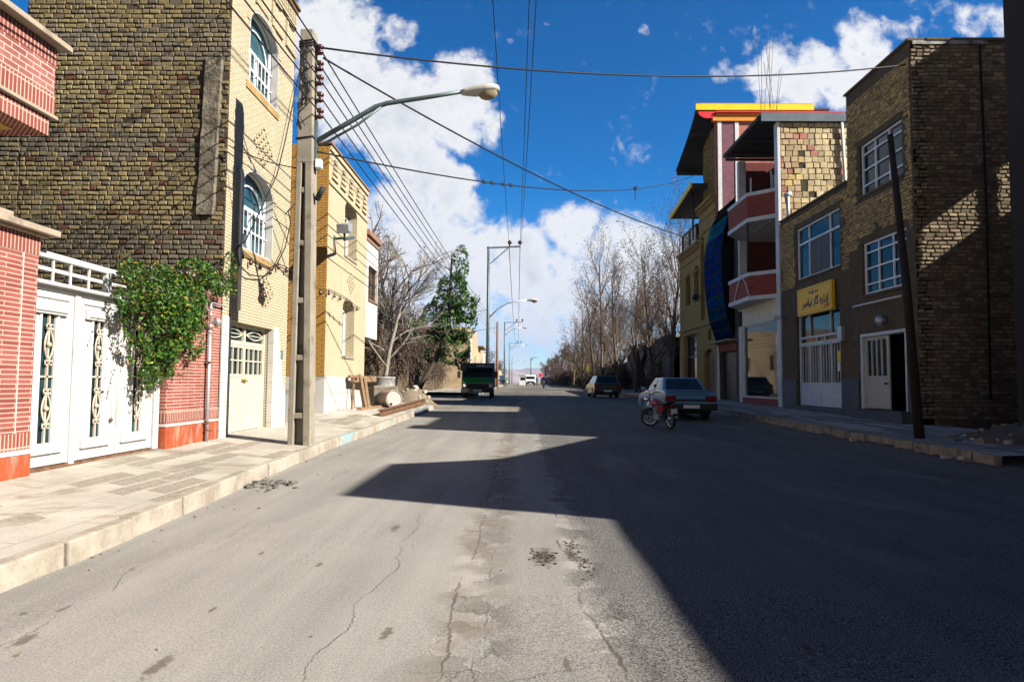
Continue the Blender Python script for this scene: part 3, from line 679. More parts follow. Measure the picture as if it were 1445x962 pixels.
# ---- windows used on house fronts
def hwindow(par, fn, u0, u1, v0, v1, rise=0, depth=.2, fw=.055, mull=(), rows=(), trans=None, name='window', mf=None, mg=None, bars=0, barm=None, label=None, sill=None, jamb=None):
    """frame with pane and optional burglar bars; u along the wall, v up, opening already cut"""
    mf = mf or m_frame; mg = mg or m_glass
    out = arch(u0, u1, v0, v1, rise) if rise else rect(u0, u1, v0, v1)
    inn = arch(u0 + fw, u1 - fw, v0 + fw, v1, rise - fw) if rise else rect(u0 + fw, u1 - fw, v0 + fw, v1 - fw)
    mb = MB(); mb.panel(fn, out, [inn], .06, w=-depth + .03)
    top = (v1 + rise) if rise else v1
    def vmax(u):
        if not rise: return v1 - fw * .5
        c, a = (u0 + u1) / 2, (u1 - u0) / 2 - fw * .5
        return v1 + (rise - fw * .5) * math.sqrt(max(0, 1 - ((u - c) / a) ** 2))
    tv = trans if trans is not None else None
    for k_ in mull:
        u = u0 + (u1 - u0) * k_; mb.fbox(fn, u - fw * .42, u + fw * .42, v0 + fw * .5, (tv if tv else vmax(u)) - .002, -depth - .025, -depth + .026)
    for v in rows: mb.fbox(fn, u0 + fw * .5, u1 - fw * .5, v - fw * .4, v + fw * .4, -depth - .026, -depth + .024)
    if tv: mb.fbox(fn, u0 + fw * .5, u1 - fw * .5, tv - fw * .55, tv + fw * .55, -depth - .027, -depth + .028)
    if rise and tv:
        c, a = (u0 + u1) / 2, (u1 - u0) / 2
        pts = [fn(c + a * .74 * math.cos(math.pi * i / 12), tv + (v1 + rise - tv) * .62 * math.sin(math.pi * i / 12), -depth) for i in range(13)]
        mb.tube(pts, .022, 6)
    o = mb.build(name, mf, par, .006)
    if label: o['label'] = label
    MB().panel(fn, out, [], .012, w=-depth - .03).build('pane', mg, o)
    if bars:
        mb = MB()
        for i in range(1, bars):
            u = u0 + (u1 - u0) * i / bars; mb.fbox(fn, u - .0065, u + .0065, v0 + .03, (tv or vmax(u)) - .01, -depth + .05, -depth + .066)
        for f_ in (.06, .5, .93):
            v = v0 + ((tv or v1) - v0) * f_; mb.fbox(fn, u0 + .03, u1 - .03, v - .01, v + .01, -depth + .045, -depth + .062)
        mb.build('grille', barm or m_frame, o)
    if jamb:
        mb = MB(); mb.panel(fn, arch(u0, u1, v0, v1, rise) if rise else rect(u0, u1, v0, v1), [arch(u0 + .03, u1 - .03, v0 + .03, v1, rise - .03) if rise else rect(u0 + .03, u1 - .03, v0 + .03, v1 - .03)], depth - .04, w=.012)
        mb.build('reveal_lining', jamb, o)
    if sill:
        MB().fbox(fn, u0 - .06, u1 + .06, v0 - .07, v0 - .002, -depth, .05).build('sill', sill, o, .008)
    return o
# ---- tall yellow brick house
YA, YB_ = 12.46, 16.02
ya = thing('yellow_brick_house', (-8, 14, 0), 'tall yellow brick house with arched windows, its bare brown brick flank facing the white gate', 'house')
zA = 10.35
w1 = (13.33, 14.96, 7.38, 8.62, .46); w2 = (13.21, 14.9, 3.97, 5.24, .46)
dr = (12.86, 15.12, .30, 2.5)
MB().panel(FL, rect(YA + .045, YB_, -.1, zA), [arch(*w1), arch(*w2), rect(*dr)], .3).build('front_wall', m_yel, ya)
mb = MB(); mb.box(-9.4, XL - .28, YA + .12, YB_, -.1, zA); mb.box(-14, -9.4, YA + .12, YB_, -.1, 6.5); mb.build('core_wall', m_mud, ya)
mb = MB(); mb.box(-9.4, XL - .006, YA + .02, YA + .043, -.1, zA - .1); mb.box(-14, -9.4, YA + .02, YA + .2, -.1, 6.45); mb.build('flank_wall', m_mud, ya)
Yl = (.23, .182, .088); Yd = (.19, .15, .075); Gy = (.165, .14, .098); Gd = (.12, .10, .068); Rd = (.12, .05, .03); Br = (.085, .04, .028)
def pal_flank(u, v, rg):
    n_ = noise.noise((u * .9, v * .9, 2)) * .25
    q = v + n_
    if -6.03 < u + .12 * noise.noise((v * 1.3, 0, 0)) < -5.62 and 4.45 < v < 7.4: return None
    if rg.random() < .008: return None
    gz = (q < 4.35) or (5.45 < q < 6.05) or (7.45 < q < 8.1)
    gz = (rg.random() < .8) if gz else (rg.random() < .16)
    c = mixc(Gd, Gy, rg.random()) if gz else mixc(Yd, Yl, rg.random())
    if q < 4.4: c = mulc(c, .85)
    r = rg.random()
    if r < (.03 if gz else .06) and v < 7.4: c = mixc(Rd, Br, rg.random())
    return mulc(c, rg.uniform(.7, .95) * (1 + .35 * noise.fractal((u * .35, v * .35, 4), 1, 2, 3)))
mb = MB(); bricks(mb, FY(YA + .02), -9.4, XL + .0, 2.3, zA - .05, .092, (.105, .235), .019, .022, .007, pal_flank, rg=random.Random(5))
bricks(mb, FY(YA + .02), -13.0, -9.4, 2.3, 6.45, .092, (.105, .235), .019, .022, .007, pal_flank, rg=random.Random(6))
mb.build('rough_brickwork', m_rough, ya, recalc=False)
mb = MB(); n_ = 40; vs = []
rows_ = []
for j in range(n_ + 1):
    v = 4.42 + 3.0 * j / n_; row = []
    for i in range(9):
        u = -5.99 + .40 * i / 8 + (.09 * noise.noise((v * 2.2, i > 4, 0)) if i in (0, 8) else 0) - .08 * (1 - j / n_)
        row.append((u, YA + .02 - (.055 + .035 * noise.fractal((u * 3, v * 3, 0), 1, 2, 5) if 0 < i < 8 else -.05), v))
    rows_.append(row)
mb.add([q for r_ in rows_ for q in r_], [(j * 9 + i, j * 9 + i + 1, j * 9 + i + 10, j * 9 + i + 9) for j in range(n_) for i in range(8)])
mb.build('concrete_column', m_scar, ya, recalc=False)
mb = MB(); mb.fbox(FL, YA - .06, YB_ + .1, zA, zA + .06, -.5, .1); mb.fbox(FL, YA, YB_ + .05, zA - .1, zA - .003, -.2, .06); mb.build('cornice', m_rust, ya)
mb = MB()
for i in range(4):
    y_ = YA + .2 + i * .9; mb.prism([(y_, 9.15), (y_ + .7, 9.15), (y_ + .7, 9.22), (y_ + .1, 9.22), (y_ + .1, 9.75), (y_ + .55, 9.75), (y_ + .55, 9.82), (y_, 9.82)], FL, -.02, .045)
for i in range(28): mb.fbox(FL, YA + .05 + i * .126, YA + .11 + i * .126, 9.95, 10.2, -.02, .05)
mb.fbox(FL, YA, YB_, 9.86, 9.92, -.02, .05); mb.build('frieze', m_yel, ya)
yc, zc = LX(372, 207)
mb = MB()
for i in range(9):
    for j in range(9):
        if abs(i - 4) + abs(j - 4) <= 5 and (i + j) % 2 == 0: mb.fbox(FL, yc - .55 + i * .122, yc - .47 + i * .122, zc - .45 + j * .1, zc - .39 + j * .1, -.02, .03)
yc, zc = LX(374, 412)
for i in range(7):
    for j in range(9):
        if abs(i - 3) + abs(j - 4) <= 4 and (i + j) % 2 == 0: mb.fbox(FL, yc - .36 + i * .122, yc - .28 + i * .122, zc - .4 + j * .1, zc - .34 + j * .1, -.02, .03)
mb.build('brick_relief', m_yel, ya)
for w_, tv, lb in ((w1, 8.25, 'top floor arched window'), (w2, 4.92, 'arched window over the door')):
    hwindow(ya, FL, w_[0], w_[1], w_[2], w_[3], w_[4], .19, .045, (.5,), (w_[2] + .5,), tv, bars=8, mg=m_glasst, label=lb, jamb=m_marble)
    mb = MB(); k_ = 16; c_, a_ = (w_[0] + w_[1]) / 2, (w_[1] - w_[0]) / 2
    mb.prism([(c_ + (a_ + .14) * math.cos(math.pi * i / k_), w_[3] + (w_[4] + .14) * math.sin(math.pi * i / k_)) for i in range(k_ + 1)] + [(c_ + (a_ + .004) * math.cos(math.pi * i / k_), w_[3] + (w_[4] + .004) * math.sin(math.pi * i / k_)) for i in range(k_, -1, -1)], FL, -.02, .018)
    mb.build('window_arch', m_yel, ya)
    MB().fbox(FL, w_[0] - .1, w_[1] + .1, w_[2] - .16, w_[2] - .004, -.05, .02).build('window_sill', BR('soldier sill brick', (.31, .21, .09), (.27, .175, .07), (.15, .11, .06), .1, .3, .008, off=0), ya)
m_slab = BR('pale stone slabs', (.42, .41, .385), (.40, .38, .35), (.22, .2, .17), 1.6, .44, .006, .06, .1, dirt=(.3, .24, .16), da=.64)
MB().fbox(FL, YA + .02, dr[0] + .012, -.1, 2.55, -.1, .02).build('stone_cladding', m_slab, ya)
mb = MB(); mb.prism([(dr[1] - .012, -.1), (YB_ - .05, -.1), (YB_ - .05, 1.0), (dr[1] + .62, 1.45), (dr[1] + .42, 2.1), (dr[1] + .3, 2.55), (dr[1] - .012, 2.55)], FL, -.1, .02)
cl = mb.build('stone_cladding', m_slab, ya)
y_, z_ = LX(398, 500, .03); MB().fbox(FL, y_ - .07, y_ + .07, z_ - .1, z_ + .1, .01, .03).build('house_number_plate', m_bfas, ya, .004)
# door: two bar-and-glass leaves under a scrolled transom
dd = .2
D = FX(XL - dd)
yd0, yd1, zd0, zd1 = dr[0], dr[1], .31, 2.5
yd0 += .014; yd1 -= .014; zd1 -= .004
door = MB().panel(D, rect(yd0, yd1, zd0, zd1), [rect(yd0 + .06, yd1 - .06, zd0 + .02, zd1 - .06)], .07, w=.03).build('entrance_door', m_cream, ya, .006)
zh = zd0 + (zd1 - zd0) * .52; ztp = zd1 - .42
mb = MB(); mb.fbox(D, yd0 + .06, yd1 - .06, ztp, ztp + .08, -.03, .035); ymid = (yd0 + yd1) / 2; mb.fbox(D, ymid - .04, ymid + .04, ztp + .08, zd1 - .06, -.03, .03)
for a, b in ((yd0 + .06, ymid - .04), (ymid + .04, yd1 - .06)):
    zc = (ztp + .08 + zd1 - .06) / 2
    for s_ in (-1, 1): mb.tube([(XL - dd + .02, a + .05 + (b - a - .1) * i / 12, zc + s_ * .085 * math.sin(math.pi * i / 12)) for i in range(13)], .014, 6)
    mb.fbox(D, a, b, zc - .008, zc + .008, .01, .022)
mb.build('transom', m_cream, door)
MB().fbox(D, yd0 + .05, yd1 - .05, zh, zd1 - .05, -.05, -.025).build('pane', m_glassb, door)
for k_, (a, b) in enumerate(((yd0 + .065, ymid - .006), (ymid + .006, yd1 - .065))):
    lf = MB().fbox(D, a, b, zd0 + .03, zh, -.02, .02).build('door_leaf', m_cream, door, .008)
    mb = MB()
    for i in range(9): u = a + .06 + (b - a - .12) * i / 8; mb.fbox(D, u - .01, u + .01, zd0 + .12, zh - .06, .01, .025)
    for u in (a, b - .05): mb.fbox(D, u, u + .05, zd0 + .03, ztp - .004, -.018, .028)
    mb.fbox(D, a, b, ztp - .06, ztp - .004, -.018, .026); mb.fbox(D, a, b, zh - .02, zh + .04, -.018, .03)
    for i in range(1, 4): u = a + (b - a) * i / 4; mb.fbox(D, u - .014, u + .014, zh, ztp - .02, -.01, .022)
    mb.fbox(D, a, b, (zh + ztp) / 2 - .014, (zh + ztp) / 2 + .014, -.01, .024); mb.build('bars', m_cream, lf)
mb = MB(); mb.fbox(D, ymid - .1, ymid + .1, zh - .12, zh - .06, .025, .05); mb.lathe((XL - dd + .05, ymid + .03, zh - .09), (1, 0, 0), [(.02, 0), (.03, .02), (.03, .04), (.01, .05)], 10); mb.build('latch', M('brass', (.5, .34, .1), .35, .9, bump=0), door)
y_, z_ = LX(342, 248, .08); MB().tube([(XL + .01, y_, z_ + .12), (XL + .06, y_, z_ + .08), (XL + .08, y_, z_), (XL + .08, y_, 2.7)], .045, 12).build('downpipe', m_galv, ya)

# ---- second yellow house (honey brick)
YC, YD, zC = 19.2, 24.1, 8.16
yh = thing('honey_brick_house', (-8, 21.6, 0), 'lower honey yellow brick house with deep arched niches behind the concrete pole', 'house')
n1_ = (21.05, 22.64, 5.34, 6.78, .34); n2_ = (21.03, 22.52, 2.16, 3.66, .3)
MB().panel(FL, rect(YC, YD, -.1, zC), [arch(*n1_), arch(*n2_)], .4).build('front_wall', m_ylw2, yh)
mb = MB(); mb.box(-11, XL - .38, YC + .1, YD, -.1, zC); mb.build('core_wall', m_hny, yh)
MB().box(-11, XL - .003, YC - .008, YC + .12, -.1, zC).build('flank_wall', m_hny, yh)
mb = MB(); mb.fbox(FL, YC - .05, YD + .05, zC, zC + .07, -.6, .08); mb.build('coping', M('brown coping', (.20, .11, .06), .8), yh, .01)
mb = MB(); mb.fbox(FL, YC, YD, zC - .16, zC - .04, -.02, .05); mb.fbox(FL, YC, YD, 6.98 + .05, 7.07 + .05, -.02, .045)
for i in range(5):
    y_ = YC + .25 + i * .95
    for q in range(4): mb.fbox(FL, y_ + q * .07, y_ + .62 - q * .04, 7.25 + q * .17, 7.34 + q * .17, -.02, .05)
mb.build('frieze', m_ylw2, yh)
for w_, lb in ((n1_, 'upper niche window'), (n2_, 'lower niche window')): hwindow(yh, FL, *w_, .34, .05, (.3, .65), (), w_[3], label=lb); MB().fbox(FL, w_[0] - .03, w_[1] + .03, w_[2] - .08, w_[2] - .003, -.3, .03).build('window_sill', m_conc, yh)
MB().fbox(FL, YC - .02, YD, -.1, 1.5, -.1, .02).build('stone_cladding', BR('pale stone dado', (.42, .41, .385), (.40, .38, .35), (.22, .2, .17), 1.3, .5, .008, .06, .1, dirt=(.3, .24, .16), da=.64), yh)
MB().box(XL - 1.2, XL + .004, YC - .03, YC - .008, -.1, 1.48).build('stone_dado', m_marble, yh)
mb = MB()
for i in range(8):
    for j in range(7):
        if abs(i - 3.5) + abs(j - 3) <= 4 and (i + j) % 2 == 0: mb.fbox(FL, 21.3 + i * .15, 21.4 + i * .15, 4.2 + j * .1, 4.26 + j * .1, -.02, .03)
mb.build('brick_relief', m_ylw2, yh)
# wall floodlight on a pipe bracket
fl = thing('wall_floodlight', lpt(472, 338), 'grey floodlight on a pipe bracket beside the upper niche window', 'floodlight')
a = lpt(472, 337, .03); b = lpt(486, 338, .62)
MB().tube([a, (a[0] + .55, a[1] + .05, a[2] + .05), b, (b[0], b[1], b[2] + .18)], .04, 8).build('bracket', m_lampm, fl)
MB().tube([(a[0], a[1], a[2] + .1), (a[0] + .04, a[1], a[2] - .45)], .03, 6).build('wall_plate', m_lampm, fl)
MB().obox((b[0], b[1], b[2] + .32), .34, .45, .26, Matrix.Rotation(.3, 3, 'X')).build('lamp_housing', m_galv, fl, .02)
# ---- white house with jettied upper floor
wh = thing('white_house', (-8.3, 25.2, 0), 'white faced house whose upper floor overhangs, at the end of the left row', 'house')
wn = (LX(520, 395)[0], LX(532.5, 400)[0], LX(526, 425)[1], LX(526, 378)[1])
MB().panel(FL, rect(24.12, 26.15, 2.95, 6.62), [rect(*wn)], .3).build('upper_wall', m_whiter, wh)
MB().box(-11, XL - .29, 24.12, 26.15, 2.95, 6.6).build('core_wall', m_whiter, wh)
MB().box(-11, -6.4, 24.12, 26.15, -.1, 2.95).build('lower_wall', m_mudw, wh)
mb = MB(); mb.fbox(FL, 24.1, 26.3, 6.62, 6.8, -1, .1); mb.fbox(FL, 24.1, 26.22, 6.42, 6.52, -.05, .04); mb.build('cornice', M('brown cornice', (.22, .12, .08), .8), wh)
hwindow(wh, FL, *wn, 0, .1, .08, (.5,), (), None, mf=m_wood, bars=5, barm=m_plast, label='brown framed window with a black grille', sill=m_wood)
# ================================================================== POLE, LAMP, CABLES
PY = 12.35
P_ = lambda px, py, Y=PY: (lambda q: (q[0], Y, q[1]))(onY(px, py, Y))
pl = thing('utility_pole', (-3.95, PY + .15, .2), 'square concrete utility pole with recessed ladder steps beside the yellow house', 'utility pole', None)
FP = FY(PY)
zp = lambda py: onY(430, py, PY)[1]
zt = zp(47); zb = .1
_a, _b, _c, _d = P_(405, 627, PY - .16)[0], P_(424, 47, PY - .16)[0], P_(437, 627, PY - .16)[0], P_(441.5, 47, PY - .16)[0]
xl = lambda z: _a + (z - .2) / (zt - .2) * (_b - _a); xr = lambda z: _c + (z - .2) / (zt - .2) * (_d - _c)
zr_ = zp(233)
mb = MB()
def slab(xa, xb, xc, xd, z0, z1, y0, y1): mb.add([(xa, y0, z0), (xb, y0, z0), (xd, y0, z1), (xc, y0, z1), (xa, y1, z0), (xb, y1, z0), (xd, y1, z1), (xc, y1, z1)], [(0, 1, 2, 3), (4, 7, 6, 5), (0, 4, 5, 1), (3, 2, 6, 7), (0, 3, 7, 4), (1, 5, 6, 2)])
fl_ = .10
slab(xl(zb), xl(zb) + fl_, xl(zr_), xl(zr_) + fl_, zb, zr_, PY - .16, PY + .16)
slab(xr(zb) - fl_ * 1.3, xr(zb), xr(zr_) - fl_ * 1.3, xr(zr_), zb, zr_, PY - .16, PY + .16)
slab(xl(zb) + .08, xr(zb) - .1, xl(zr_) + .08, xr(zr_) - .1, zb, zr_, PY - .02, PY + .04)
slab(xl(zr_), xr(zr_), xl(zt), xr(zt), zr_ - .002, zt, PY - .16, PY + .16)
for py in (271, 345, 425, 505, 586): z = zp(py); slab(xl(z) + .05, xr(z) - .05, xl(z) + .05, xr(z) - .05, z - .05, z + .05, PY - .15, PY + .15)
pole = mb.build('shaft', m_conc, pl, .012)
mb = MB(); INS = []
for py in (70, 93, 113, 137, 160):
    a = P_(452, py); INS.append(a); b = (xr(a[2]) - .02, PY, a[2])
    mb = MB(); mb.lathe((a[0], a[1], a[2] - .09), (0, 0, 1), [(.03, 0), (.065, .01), (.065, .04), (.035, .055), (.035, .095), (.065, .11), (.065, .15), (.03, .16)], 12)
    io = mb.build('insulator', m_porc, pl)
    mb = MB(); mb.beam((b[0], PY, a[2] + .09), (a[0] + .02, PY, a[2] + .09), .035, .012); mb.beam((b[0], PY, a[2] - .1), (a[0] + .02, PY, a[2] - .1), .035, .012); mb.beam((b[0] + .025, PY, a[2] - .14), (b[0] + .025, PY, a[2] + .14), .05, .014); mb.build('bracket', m_rust, io)
mb = MB(); a = P_(448, 205); mb.beam((xr(a[2]) + .02, PY, a[2] + .45), (xr(a[2]) + .02, PY, a[2] - .3), .09, .05); mb.build('mounting_channel', m_lampm, pl)
jb = P_(450, 232); MB().box(jb[0] - .05, jb[0] + .06, PY - .08, PY + .05, jb[2] - .08, jb[2] + .08).build('junction_box', m_frame, pl, .01)
a = P_(447, 282); b = P_(458, 267); MB().tube([a, (b[0], PY - .1, b[2])], .055, 8).build('conduit_stub', m_plast, pl)
mb = MB()
for z in (zt - .25, zt - .3, zt - .35, zp(200)):
    q = xl(z) - .012, xr(z) + .012; mb.tube([(q[0], PY - .175, z), (q[1], PY - .175, z + .05), (q[1], PY + .175, z + .02), (q[0], PY + .175, z - .03), (q[0], PY - .175, z)], .012, 5)
rg = random.Random(9)
for i in range(5):
    x0 = rg.uniform(xl(zt) + .05, xr(zt) - .05); z0 = zt - .3
    mb.tube([(x0 + rg.uniform(-.12, .12) * (k_ > 0), PY - .175 - .02 * (k_ % 2), z0 - k_ * .22) for k_ in range(rg.randint(4, 9))], .009, 4)
mb.build('wire_ties', m_wire, pl)
sl_ = thing('street_lamp', P_(447, 200), 'street lamp with a bent green grey arm clamped to the concrete pole', 'street lamp', 'street lamps along the left kerb')
q = [P_(447, 199), P_(494, 172), P_(530, 151), P_(546, 146), P_(600, 138), P_(656, 129)]
MB().tube(q, [.045, .045, .045, .045, .04, .036], 10).build('arm', m_lampm, sl_)
MB().tube([P_(452, 206), P_(505, 176), P_(538, 151)], .025, 8).build('brace', m_lampm, sl_)
def lamp_head(par, a, b, k=1.):
    """cobra head from its socket a to its nose b"""
    a, b = Vector(a), Vector(b); d = (b - a); L = d.length; d.normalize(); s_ = d.cross(Vector((0, 0, 1))).normalized(); u = s_.cross(d)
    mb = MB(); vs = []; st = ((0, .05, .05, -.05), (.12, .07, .07, -.07), (.35, .11, .10, -.10), (.6, .155, .12, -.09), (.85, .14, .10, -.07), (.97, .08, .06, -.05), (1, .02, .02, -.03)); n = 12
    for f_, hw, up, dn in st:
        for j in range(n):
            t_ = 2 * math.pi * j / n; y_ = math.sin(t_)
            vs.append(a + d * f_ * L + s_ * hw * k * math.cos(t_) + u * (up if y_ > 0 else -dn) * k * y_)
    m_ = len(st); mb.add(vs, [(i * n + j, i * n + (j + 1) % n, (i + 1) * n + (j + 1) % n, (i + 1) * n + j) for i in range(m_ - 1) for j in range(n)] + [tuple(range(n)), tuple((m_ - 1) * n + j for j in range(n))], 0, True)
    o = mb.build('lamp_head', m_lamph, par)
    c_ = a + d * .68 * L - u * .03 * k; vs = []; ring = ((0, 1.), (-.07, .95), (-.12, .75), (-.155, .4), (-.165, .02))
    for z_, f_ in ring:
        for j in range(n):
            t_ = 2 * math.pi * j / n; vs.append(c_ + d * .24 * L * f_ * math.cos(t_) * 1.1 + s_ * .125 * k * f_ * math.sin(t_) + u * z_ * k)
    mb = MB(); mb.add(vs, [(i * n + j, i * n + (j + 1) % n, (i + 1) * n + (j + 1) % n, (i + 1) * n + j) for i in range(4) for j in range(n)] + [tuple(4 * n + j for j in range(n))], 0, True)
    mb.build('lens', m_lens, o); return o
lamp_head(sl_, P_(651, 131), P_(705, 125))
def cable(name, pts, r, label, cat='cable', group=None, sag=0., n=14, mat=None):
    pts = [Vector(p) for p in pts]; out = []
    for a, b in zip(pts, pts[1:]):
        for i in range(n):
            f_ = i / n; p = a.lerp(b, f_); p.z -= sag * 4 * f_ * (1 - f_); out.append(p)
    out.append(pts[-1]); o0 = out[0].copy()
    return tag(MB().tube(out, r, 5).build(name, mat or m_wire, None, org=o0), label, cat, group)
# pole line 2 .. far
def lpole(X, Y, zt_, label, arm=2.7, lamp=None, wood=False, lampside=1):
    z0 = hz(Y) + .1
    p = thing('utility_pole', (X, Y, z0), label, 'utility pole')
    MB().tube([(X, Y, z0 - .4), (X, Y, zt_)], [.16 if not wood else .2, .11 if not wood else .14], 10).build('shaft', m_lampm if not wood else m_wood, p)
    if arm:
        mb = MB(); mb.beam((X - .15, Y, zt_ - .12), (X + arm, Y, zt_ + .02), .12, .12); mb.beam((X, Y, zt_ - 1.6), (X + arm * .62, Y, zt_ - .1), .08, .08); mb.build('crossarm', m_lampm, p)
        for f_ in (.66, .98): MB().lathe((X + arm * f_, Y, zt_ + .05), (0, 0, 1), [(.05, 0), (.05, .18), (.16, .2), (.2, .34), (.12, .45), (.05, .5)], 10).build('insulator', m_porc, p)
    if lamp:
        zl, L = lamp; s_ = thing('street_lamp', (X, Y, zl - 1.), lamp_lb.pop(0), 'street lamp', 'street lamps along the left kerb')
        MB().tube([(X, Y, zl - 1.6), (X + L * .25, Y, zl - .75), (X + L * .5, Y, zl - .25), (X + L, Y, zl)], .055, 7).build('arm', m_galv, s_)
        lamp_head(s_, (X + L - .05, Y, zl), (X + L + .85, Y, zl + .02), 1.3)
    return p
lamp_lb = ['street lamp on the T armed steel pole behind the green truck', 'street lamp on the second T armed pole beyond the wooden pole', 'small street lamp on the third T armed pole down the street', 'farthest small street lamp, low against the mountains']
lpole(-2.72, 58, 13.0, 'tall steel pole with a braced T arm rising behind the green truck', 2.75, (8.4, 3.4))
lpole(-2.85, 87, 9.1, 'brown wooden pole between the two nearest T armed steel poles', 0, None, True)
lpole(-2.75, 124, 12.4, 'grey T armed steel pole just beyond the brown wooden pole', 3.3, (11.4, 3.2))
lpole(-2.9, 193, 12.6, 'third T armed pole down the street, shorter in view', 3.4, (12.0, 4.4))
lpole(-2.9, 262, 11.0, 'small T armed pole farthest on the left kerb', 0, (10.0, 4.2))
fp = thing('utility_pole', (4.6, 275, 1), 'far pole with a right angled arm in the middle distance before the mountains', 'utility pole')
MB().tube([(4.6, 275, .5), (4.6, 275, 11.6)], .22, 8).build('shaft', m_lampm, fp); MB().tube([(4.6, 275, 10.2), (5.4, 275, 11.5), (7.2, 275, 11.7)], .14, 6).build('arm', m_lampm, fp)
# overhead conductors
for k_, (x58, x20, z20) in enumerate(((-.96, -.80, 12.2), (-.02, .22, 12.2), (.05, .42, 12.2))):
    cable('overhead_wire', [(x58, 58, 13.25), (x20, 16, 12.0), (x20 + .25, -30, 12.4)], .016, ['left single wire running overhead along the street to the T armed pole', 'left wire of the close overhead pair along the street', 'right wire of the close overhead pair along the street'][k_], 'wire', 'wires along the street', sag=.35)
for k_, (x58, z_) in enumerate(((-.96, 12.9), (-.02, 12.9))):
    cable('overhead_wire', [(x58, 58, 13.2), (x58 - .2, 124, 12.8), (x58 - .3, 193, 12.9)], .03, ['left far wire between the T armed poles', 'right far wire between the T armed poles'][k_], 'wire', 'wires along the street', sag=.5)
lbs = ['topmost', 'second highest', 'middle', 'fourth highest', 'lowest']
for k_, a in enumerate(INS):
    cable('overhead_wire', [(a[0] + .05, -25, a[2] + .2), a, (-2.75, 87, 8.9 - k_ * .38)], .013 if k_ else .014, lbs[k_] + ' of the five wires strung from the concrete pole down the left kerb', 'wire', 'wires strung from the concrete pole', sag=.55, n=20)
a0 = P_(455, 68); e0 = onX(1276, 92, XR - .05)
cable('service_cable', [a0, (XR - .05, e0[0], e0[1])], .02, 'black cable crossing the street from the concrete pole top to the tall brown house', 'cable', sag=.42, n=40)
a0 = P_(456, 82); q = onX(1030, 350, 9.2)
cable('service_cable', [a0, (9.2, q[0], q[1])], .02, 'black cable slanting across the sky from the concrete pole to the red balcony', 'cable', sag=.55, n=40)
a0 = P_(448, 214); q = onX(984, 246, XR)
sc_ = cable('spliced_cable', [a0, (XR, q[0], q[1])], .018, 'black cable with clipped splices sagging low across the middle of the street', 'cable', sag=.85, n=40)
def on_sag(a, b, sag, f_):
    p = Vector(a).lerp(Vector(b), f_); p.z -= sag * 4 * f_ * (1 - f_); return p
mb = MB()
for f_ in (.2, .215, .235, .25): p = on_sag(a0, (XR, q[0], q[1]), .85, f_); mb.obox(p, .12, .05, .07, Matrix.Rotation(1., 3, 'Z'))
p = on_sag(a0, (XR, q[0], q[1]), .85, .62); mb.obox(p, .12, .1, .09, Matrix.Identity(3)); mb.beam(p, p + Vector((0, 0, -.45)), .03, .03); mb.beam(p + Vector((-.1, 0, .05)), p + Vector((.12, 0, .12)), .03, .03)
mb.build('splice_clip', m_wire, sc_)
a0 = P_(450, 226); q = lpt(500, 236, 3.0)
cable('drop_wire', [lpt(322, 205, .06), P_(447, 240)], .01, 'thin wire from the yellow house front to the pole junction box', 'wire', sag=.1)
for i in range(len(lamp_lb)): pass
# cables and festoon lights on the house fronts
cable('house_cable', [lpt(px, py, .1) for px, py in ((423, 100), (402, 200), (391, 246), (366, 300), (346, 340), (332, 352), (338, 375), (352, 388), (372, 390), (389, 376), (402, 350), (410, 315), (407, 298), (417, 287))], .014, 'loose black cable looping down the front of the yellow house past the arched window', 'cable', n=3)
def festoon(pts, bulbs, label):
    o = cable('festoon_lights', [lpt(px, py, .05) for px, py in pts], .01, label, 'festoon lights', n=4); o['group'] = 'festoon lights on the house fronts'
    for px, py in bulbs:
        p = lpt(px, py, .07); MB().lathe(p, (0, 0, -1), [(.018, 0), (.018, .05), (.035, .07), (.045, .11), (.03, .145), (.005, .155)], 8).build('bulb', m_porc, o)
festoon([(333, 346), (354, 364), (367, 371), (381, 378), (391, 372), (404, 377), (415, 384)], [(342, 355), (354, 364), (367, 371), (381, 378), (393, 371), (404, 376)], 'string of dark bulbs along the sill of the yellow house')
festoon([(447, 405), (452, 409), (464, 408), (477, 414), (490, 421), (500, 430), (509, 436)], [(452, 408), (464, 409), (472, 413), (480, 417), (489, 421), (497, 427), (504, 432)], 'string of dark bulbs across the honey brick house')
pd = thing('pendant_lamp', lpt(371, 392, .1), 'small bell shaped lamp dangling on a cord from the looped cable', 'pendant lamp')
a = Vector(lpt(371, 391, .1)); b = Vector(lpt(372, 410, .1)); MB().tube([a, b], .008, 5).build('cord', m_wire, pd); MB().lathe(b, (0, 0, -1), [(.015, -.06), (.03, 0), (.06, .08), (.085, .13), (.07, .14)], 12).build('lamp_shade', m_porc, pd)

# ================================================================== CLUTTER ON THE LEFT PAVEMENT
def gxy(px, py, dz=.27): x, y = onG(px, py, dz); return x, y, hz(y) + dz
x, y, z = gxy(503, 578)
x = -5.15
st = thing('timber_trestle', (x, y, z), 'rough timber trestle leaning by the honey brick house', 'timber trestle')
MB().beam((x - .1, y - 1.0, z + 1.0), (x + .05, y + 1.6, z + 1.02), .12, .2).build('top_beam', m_woodl, st, .01)
MB().beam((x + .15, y - .2, z), (x - .02, y - .45, z + 1.15), .14, .1).build('leg', m_woodl, st, .01)
MB().beam((x + .2, y + .1, z), (x + .05, y - .02, z + 1.05), .1, .1).build('leg', m_woodl, st, .01)
MB().beam((x - .15, y - .85, z), (x - .1, y - .8, z + .95), .06, .06).build('leg', m_wood, st, .01)
MB().beam((x + .1, y - .9, z + .05), (x + .3, y + 1.7, z + .05), .16, .1).build('foot_rail', m_wood, st, .01)
MB().obox((x - .1, y - .85, z + 1.08), .3, .35, .1, Matrix.Rotation(.4, 3, 'Z')).build('block', m_wood, st, .01)
